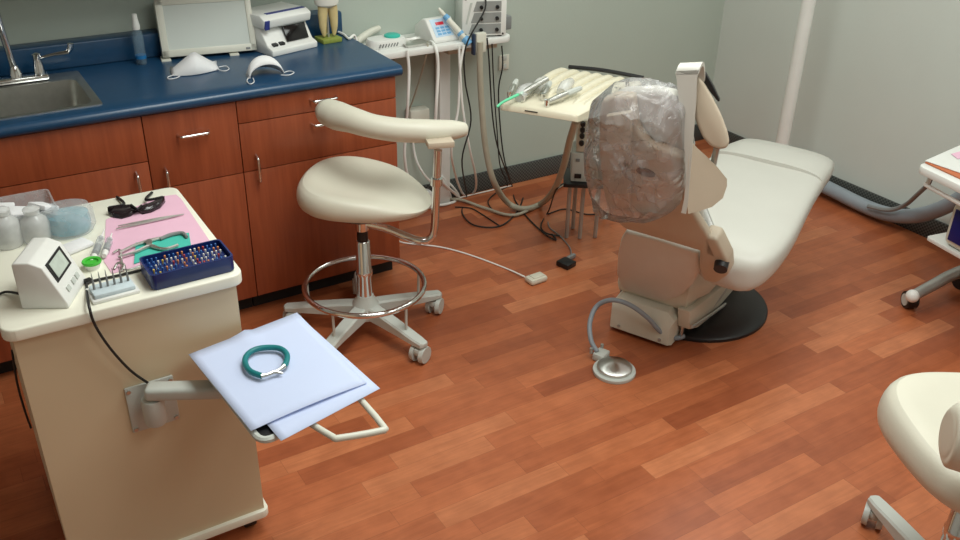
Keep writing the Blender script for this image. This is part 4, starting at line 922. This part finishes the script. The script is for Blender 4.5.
# profile runs along local x (sloping face to the right), extruded toward the back
pr = [da_(x, 0, z) for x, z in prof]
t.p('body', G().prism(pr, da_(0, Dp, 0)-da_(0, 0, 0), .005, 3), WHITE)
def df(u, v_, h):   # point on the sloping face: u along depth, v up
    p = V((.1, 0, .01)).lerp(V((.062, 0, Ht-.012)), v_); nn = V((Ht-.022, 0, .038)).normalized(); p = p+nn*h
    return da_(p.x, .008+(Dp-.016)*u, p.z)
def fpan(u0, u1, v0, v1, h0, h1): return G().prism([df(u0, v0, h0), df(u1, v0, h0), df(u1, v1, h0), df(u0, v1, h0)], df(0, 0, h1)-df(0, 0, h0))
t.p('screen_frame', fpan(.08, .9, .5, .98, -.002, .002), BLACK)
t.p('screen', fpan(.18, .8, .56, .93, 0, .003), GLASSP)
for u0 in (.2, .5, .72): t.p('button', fpan(u0, u0+.14, .16, .28, 0, .003), GREYP)
cord('cord', [da_(-.004, .03, .02), K_(5, 292, .006), K_(-10, 300, .006)], .003, CABB, 'black power cord', part_of=t)
# plastic boxes and bags at the left
B = K_(18, 232)
for i, (px, py, h_) in enumerate(((10, 245, .085), (38, 240, .075))):
    P = K_(px, py)
    t = T('squeeze_bottle', ('hazy white plastic bottle at the left edge of the cart top', 'hazy white plastic bottle next to the blue film pouch')[i], 'bottle', P, 'plastic bottles on the cart')
    t.p('body', G().lathe(P, [(.03, 0), (.034, .006), (.035, h_*.6), (.03, h_*.8), (.018, h_*.92), (.014, h_)]), HAZY)
    t.p('cap', G().lathe(P, [(.018, h_-.002), (.02, h_+.010), (.012, h_+.016)]), HAZY)
P = K_(12, 226)
t = T('plastic_bin', 'clear rectangular plastic bin of white wrappers at the cart back corner', 'bin', P)
g = G(); g.loft([rr(.0, .2, 2.31, 2.44, .012, KZ+.001), rr(-.008, .208, 2.302, 2.448, .014, KZ+.07), rr(-.004, .204, 2.306, 2.444, .012, KZ+.07), rr(.004, .196, 2.314, 2.436, .01, KZ+.004)]); t.p('tub', g, CLEAR)
random.seed(3)
for i in range(6):
    p_ = V((.04+.028*i, 2.375+random.uniform(-.03, .03), KZ+.05+random.uniform(-.01, .02)))
    solo('wrapper', G().box(p_, (.06, .045, .012), random.uniform(0, 3), .003, M=Matrix.Rotation(random.uniform(0, 3), 4, 'Z') @ Matrix.Rotation(random.uniform(-.5, .5), 4, 'X')), FABRIC, 'crumpled white wrapper inside the clear plastic bin', 'wrapper', p_, 'wrappers in the plastic bin')
P = K_(71, 231)
t = T('film_pouch', 'round clear pouch with blue film inside behind the pink paper', 'pouch', P)
out = [(.062*math.cos(a)*(1+.05*math.sin(3*a)), .055*math.sin(a)) for a in (2*math.pi*k/32 for k in range(32))]
t.p('pouch', G().rings(out, [(.9, KZ+.001), (1.02, KZ+.012), (1.0, KZ+.05), (.85, KZ+.068), (.5, KZ+.072), (.1, KZ+.07)], P), CLEAR)
t.p('film', G().rings(out, [(.8, KZ+.006), (.85, KZ+.02), (.8, KZ+.048), (.3, KZ+.052)], P), BLUEF)
# pink paper with instruments
pk = [K_(106, 220), K_(160, 197), K_(176, 195), K_(181, 199), K_(211, 243), K_(160, 262), K_(112, 274), K_(104, 262)]
solo('tray_paper', G().prism([p+V((0, 0, .0005)) for p in pk], (0, 0, .001)), PINK, 'pink tray paper spread on the cream cart top', 'paper', pk[0])
z = .004
P = K_(135, 215)
t = T('sunglasses', 'dark wraparound safety glasses lying on the pink paper', 'glasses', P)
def lens(pts, hh):
    g = G(); R0 = [K_(x, y, .003) for x, y in pts]; R1 = [K_(x, y, .02) for x, y in hh]
    vs_ = [[g.b.verts.new(p) for p in r] for r in (R0, [a.lerp(b, .5)+V((-.001, -.003, 0)) for a, b in zip(R0, R1)], R1)]
    for i in range(2):
        for k in range(len(pts)-1): g.b.faces.new((vs_[i][k], vs_[i][k+1], vs_[i+1][k+1], vs_[i+1][k]))
    return g
t.p('lens', lens([(109, 214.5), (114, 217.5), (122, 218.5), (131, 216), (137, 211.5)], [(107.5, 207.5), (114, 206), (123, 205), (131, 204.6), (137, 208.5)]), SHADE, solid=.003, smooth=80)
t.p('lens', lens([(137, 211.5), (143, 214), (152, 212), (160, 208), (165, 202)], [(137, 208.5), (141, 205.5), (148, 203.5), (156, 200), (164, 196)]), SHADE, solid=.003, smooth=80)
t.p('bridge', G().tube([K_(131, 204.8, .02), K_(137, 208.6, .02), K_(141.5, 205.5, .02)], .003, n=6), BLACK)
t.p('temple', G().tube([K_(109, 207.5, .018), K_(124, 204, .012), K_(117, 197, .004)], .004, n=6), BLACK)
t.p('temple', G().tube([K_(163, 197, .018), K_(146, 200, .012), K_(152, 192.5, .004)], .004, n=6), BLACK)
for i, (a, b) in enumerate((((116, 229), (184, 214)), ((118, 226), (178, 215)))):
    p, q_ = K_(*a, .006), K_(*b, .006)
    solo('probe', G().tube([p, p.lerp(q_, .3), p.lerp(q_, .7), q_], [.0015, .003, .0035, .0015], n=8), STEEL, ('long steel probe across the pink paper, nearer of two', 'long steel probe across the pink paper, farther of two')[i], 'probe', p.lerp(q_, .5)-V((0, 0, .004)), 'steel probes on the pink paper')
tc_ = [K_(136, 243, .003), K_(189, 233, .003), K_(191, 245, .003), K_(134, 264, .003)]
solo('teal_card', G().prism(tc_, (0, 0, .0012)), TEALC, 'bright teal card under the pliers on the pink paper', 'card', tc_[0])
P = K_(160, 242, .01)
t = T('forceps', 'steel clamp forceps with dark curved handles on the teal card', 'forceps', P-V((0, 0, .006)))
z = .009
t.p('arm', G().tube([K_(120, 252, z), K_(135, 245, z), K_(150, 240.5, z), K_(165, 237, z)], [.003, .004, .005, .004], n=8), STEEL)
t.p('arm', G().tube([K_(118, 257, z), K_(135, 252, z), K_(150, 246, z), K_(160, 249, z)], [.003, .004, .005, .004], n=8), STEEL)
t.p('handle', G().tube([K_(160, 239, z), K_(170, 235, z), K_(182, 233, z), K_(187, 237, z)], [.004, .0055, .005, .004], n=8), GREYL)
t.p('handle', G().tube([K_(150, 246, z), K_(165, 249, z), K_(178, 245, z)], [.004, .0045, .004], n=8), STEEL)
t.p('joint', G().cyl(K_(149, 242, .004), K_(149, 242, .016), .008, n=12), STEEL)
solo('rubber_dam_frame', G().tube([K_(113, 253, .006), K_(120, 250, .006), K_(122, 262, .006), K_(126, 270, .006), K_(146, 264, .006)], .0025, n=8), STEEL, 'bent steel wire frame on the pink paper edge', 'wire frame', K_(120, 258))
solo('clamp', G().tube([K_(114, 269, .004), K_(118, 263, .012), K_(124, 265, .012), K_(121, 271, .004)], .003, n=8), STEEL, 'small steel dam clamp beside the green ringed cup', 'clamp', K_(119, 268))
for i, (a, b) in enumerate((((92, 262), (103, 233)), ((104, 256), (111, 236)))):
    p, q_ = K_(*a, .01), K_(*b, .01); L4 = lambda f: p.lerp(q_, f)
    t = T('syringe', ('clear irrigation syringe with grey plunger left of the pink paper', 'clear irrigation syringe lying on the pink paper edge')[i], 'syringe', p.lerp(q_, .5)-V((0, 0, .01)), 'irrigation syringes on the cart')
    t.p('barrel', G().tube([L4(.2), L4(.8)], .009, n=12, raw=True), CLEAR)
    t.p('plunger', G().tube([L4(.3), L4(.55)], .0075, n=12, raw=True), GREYL)
    t.p('nozzle', G().tube([L4(.8), L4(.9), L4(1.15)], [.006, .003, .0012], n=8, raw=True), WHITE)
    t.p('thumb_rest', G().tube([L4(.0), L4(.2)], [.006, .008], n=10, raw=True), WHITE)
P = K_(93, 268)
t = T('dappen_cup', 'small white cup with a green rim in front of the syringes', 'cup', P)
t.p('cup', G().lathe(P, [(.016, 0), (.019, .012), (.021, .016), (.016, .016), (.012, .006)]), WHITE)
t.p('rim', G().lathe(P, [(.021, .014), (.0225, .018), (.021, .021), (.015, .019), (.015, .015)]), GREEN)
P = [K_(88, 283, .001), K_(138, 272, .001)]
cord('cable', [K_(150, 268, .004), K_(120, 275, .004), K_(90, 282, .004), K_(87, 290, .004), at(89, 306, 1, KY0-.025), at(95, 325, 1, KY0-.025), at(110, 348, 1, KY0-.02), at(130, 370, 1, KY0-.015), at(148, 383, 1, KY0-.012)], .0032, CABB, 'black cord running over the cart edge down to the tray bracket')
solo('cord_clip', G().box(K_(88, 281, .006), (.016, .012, .012), .3, .002), BLACK, 'black clip holding the cord at the cart edge', 'clip', K_(88, 281))
# foam block with five files
f0, f1, f2 = K_(94, 306), K_(141, 293.5), K_(131, 277)
fa = math.atan2(f1.y-f0.y, f1.x-f0.x); fw = (f1-f0).length
def fb(x, y, z): return V((f0.x, f0.y, KZ))+rotz((x, y, z), fa)
t = T('foam_block', 'pale blue foam block with five files standing on the cart edge', 'foam block', fb(fw/2, .035, 0))
t.p('base', G().box(fb(fw/2, .038, .004), (fw, .072, .008), fa, .002), WHITE)
t.p('foam', G().box(fb(fw/2, .038, .012), (fw-.012, .055, .012), fa, .004), FOAM)
pf = None
for k in range(6):
    loc = fb(.014+(fw-.028)*k/5, .04, .0175)
    if pf is None:
        pf = T('standing_file', 'thin steel file standing in the pale blue foam block', 'file', loc, 'files in the foam block')
        pf.p('collar', G().cyl(loc, loc+V((0, 0, .017)), .0028, .0024, 8), GREYL); pf.p('blade', G().cyl(loc+V((0, 0, .016)), loc+V((0, 0, .042)), .0022, .0005, 8), GREYL)
    else: dup(pf.r, loc)
# navy instrument box full of files
e0, e1, e2 = K_(153, 292), K_(236, 271), K_(145, 262)
ea = math.atan2(e1.y-e0.y, e1.x-e0.x); ew = (e1-e0).length; ed = .105
def eb(x, y, z): return V((e0.x, e0.y, KZ))+rotz((x, y, z), ea)
t = T('instrument_box', 'navy blue open instrument box packed with small files on the cart', 'box', eb(ew/2, ed/2, 0))
g = G(); hh = .04
def er(i, z, r=.012): return [eb(p.x, p.y, z) for p in rr(i, ew-i, i, ed-i, r, 0)]
g.loft([er(.003, 0), er(0, .004), er(0, hh), er(.004, hh), er(.005, .006)]); t.p('box', g, NAVY)
t.p('insert', G().prism(er(.007, .02), (0, 0, .006)), NAVY, label='navy perforated insert')
protos = []; random.seed(5); fcol = ['white', 'yellow', 'red', 'blue', 'orange']
for i in range(5):
    for k in range(17):
        if random.random() < .12: continue
        loc = eb(.016+(ew-.032)*k/16, .016+(ed-.032)*i/4, .026)
        ci = [0, 3, 0, 1, 4, 0, 2, 3][int(random.random()*8)] if k > 3 else random.choice([0, 3, 3, 4, 1])
        pr_ = next((p for p in protos if p[0] == ci), None)
        if pr_ is None:
            o = solo('canal_file', G().cyl(loc, loc+V((0, 0, .004)), .001, n=6).lathe(loc, [(.0014, .003), (.0023, .005), (.0024, .011), (.0012, .012)], n=8), KNOBC[ci], 'tiny file with a %s handle standing in the navy box' % fcol[ci], 'file', loc, '%s handled files in the navy box' % fcol[ci]); protos.append((ci, o))
        else:
            c = pr_[1].copy(); C.objects.link(c); c.location = loc
# white gauze and purple thing at the very left
solo('gauze_pad', G().box(K_(76, 246, .006), (.07, .05, .01), .4, .004), FABRIC, 'folded white gauze in front of the film pouch', 'gauze', K_(76, 246))
P = at(33, 428, 2, 0)
solo('cable', G().tube([at(12, 350, 1, 2.3), at(17, 382, 1, 2.3), at(24, 408, 1, 2.3), at(31, 428, 1, 2.3)], .003, n=6), CABB, 'thin black cord hanging beside the left of the cream cart', 'cable', at(12, 350, 1, 2.3))

# ------------------------------------------------------------------ second stool, cut by the frame
def bar2(t, cx, cy):
    c = V((cx, cy, 0)); p = [at(x, y, 2, .72) for x, y in ((946, 434), (952, 435), (975, 440), (1010, 452), (1050, 470), (1080, 490))]
    t.p('arm_tube', G().tube([c+V((0, 0, .45)), c.lerp(V((p[4].x, p[4].y, 0)), .5)+V((0, 0, .42)), V((p[4].x, p[4].y, .45)), V((p[4].x, p[4].y, .55)), V((p[4].x, p[4].y, .7))], .014, n=12), CHROME)
    t.p('torso_pad', G().tube(p, [.035, .058, .062, .058, .05, .03], n=18, up=(0, 0, 1), flat=1.25), CREAM, sub=1)
make_stool('dental_stool', 'cream padded stool cut off at the bottom right of the picture', (1.89, .79), 68, math.radians(-24), bar2, ring=False, k_=1.04, dz=-.01, off=(-.012, -.072), boxy=.66)
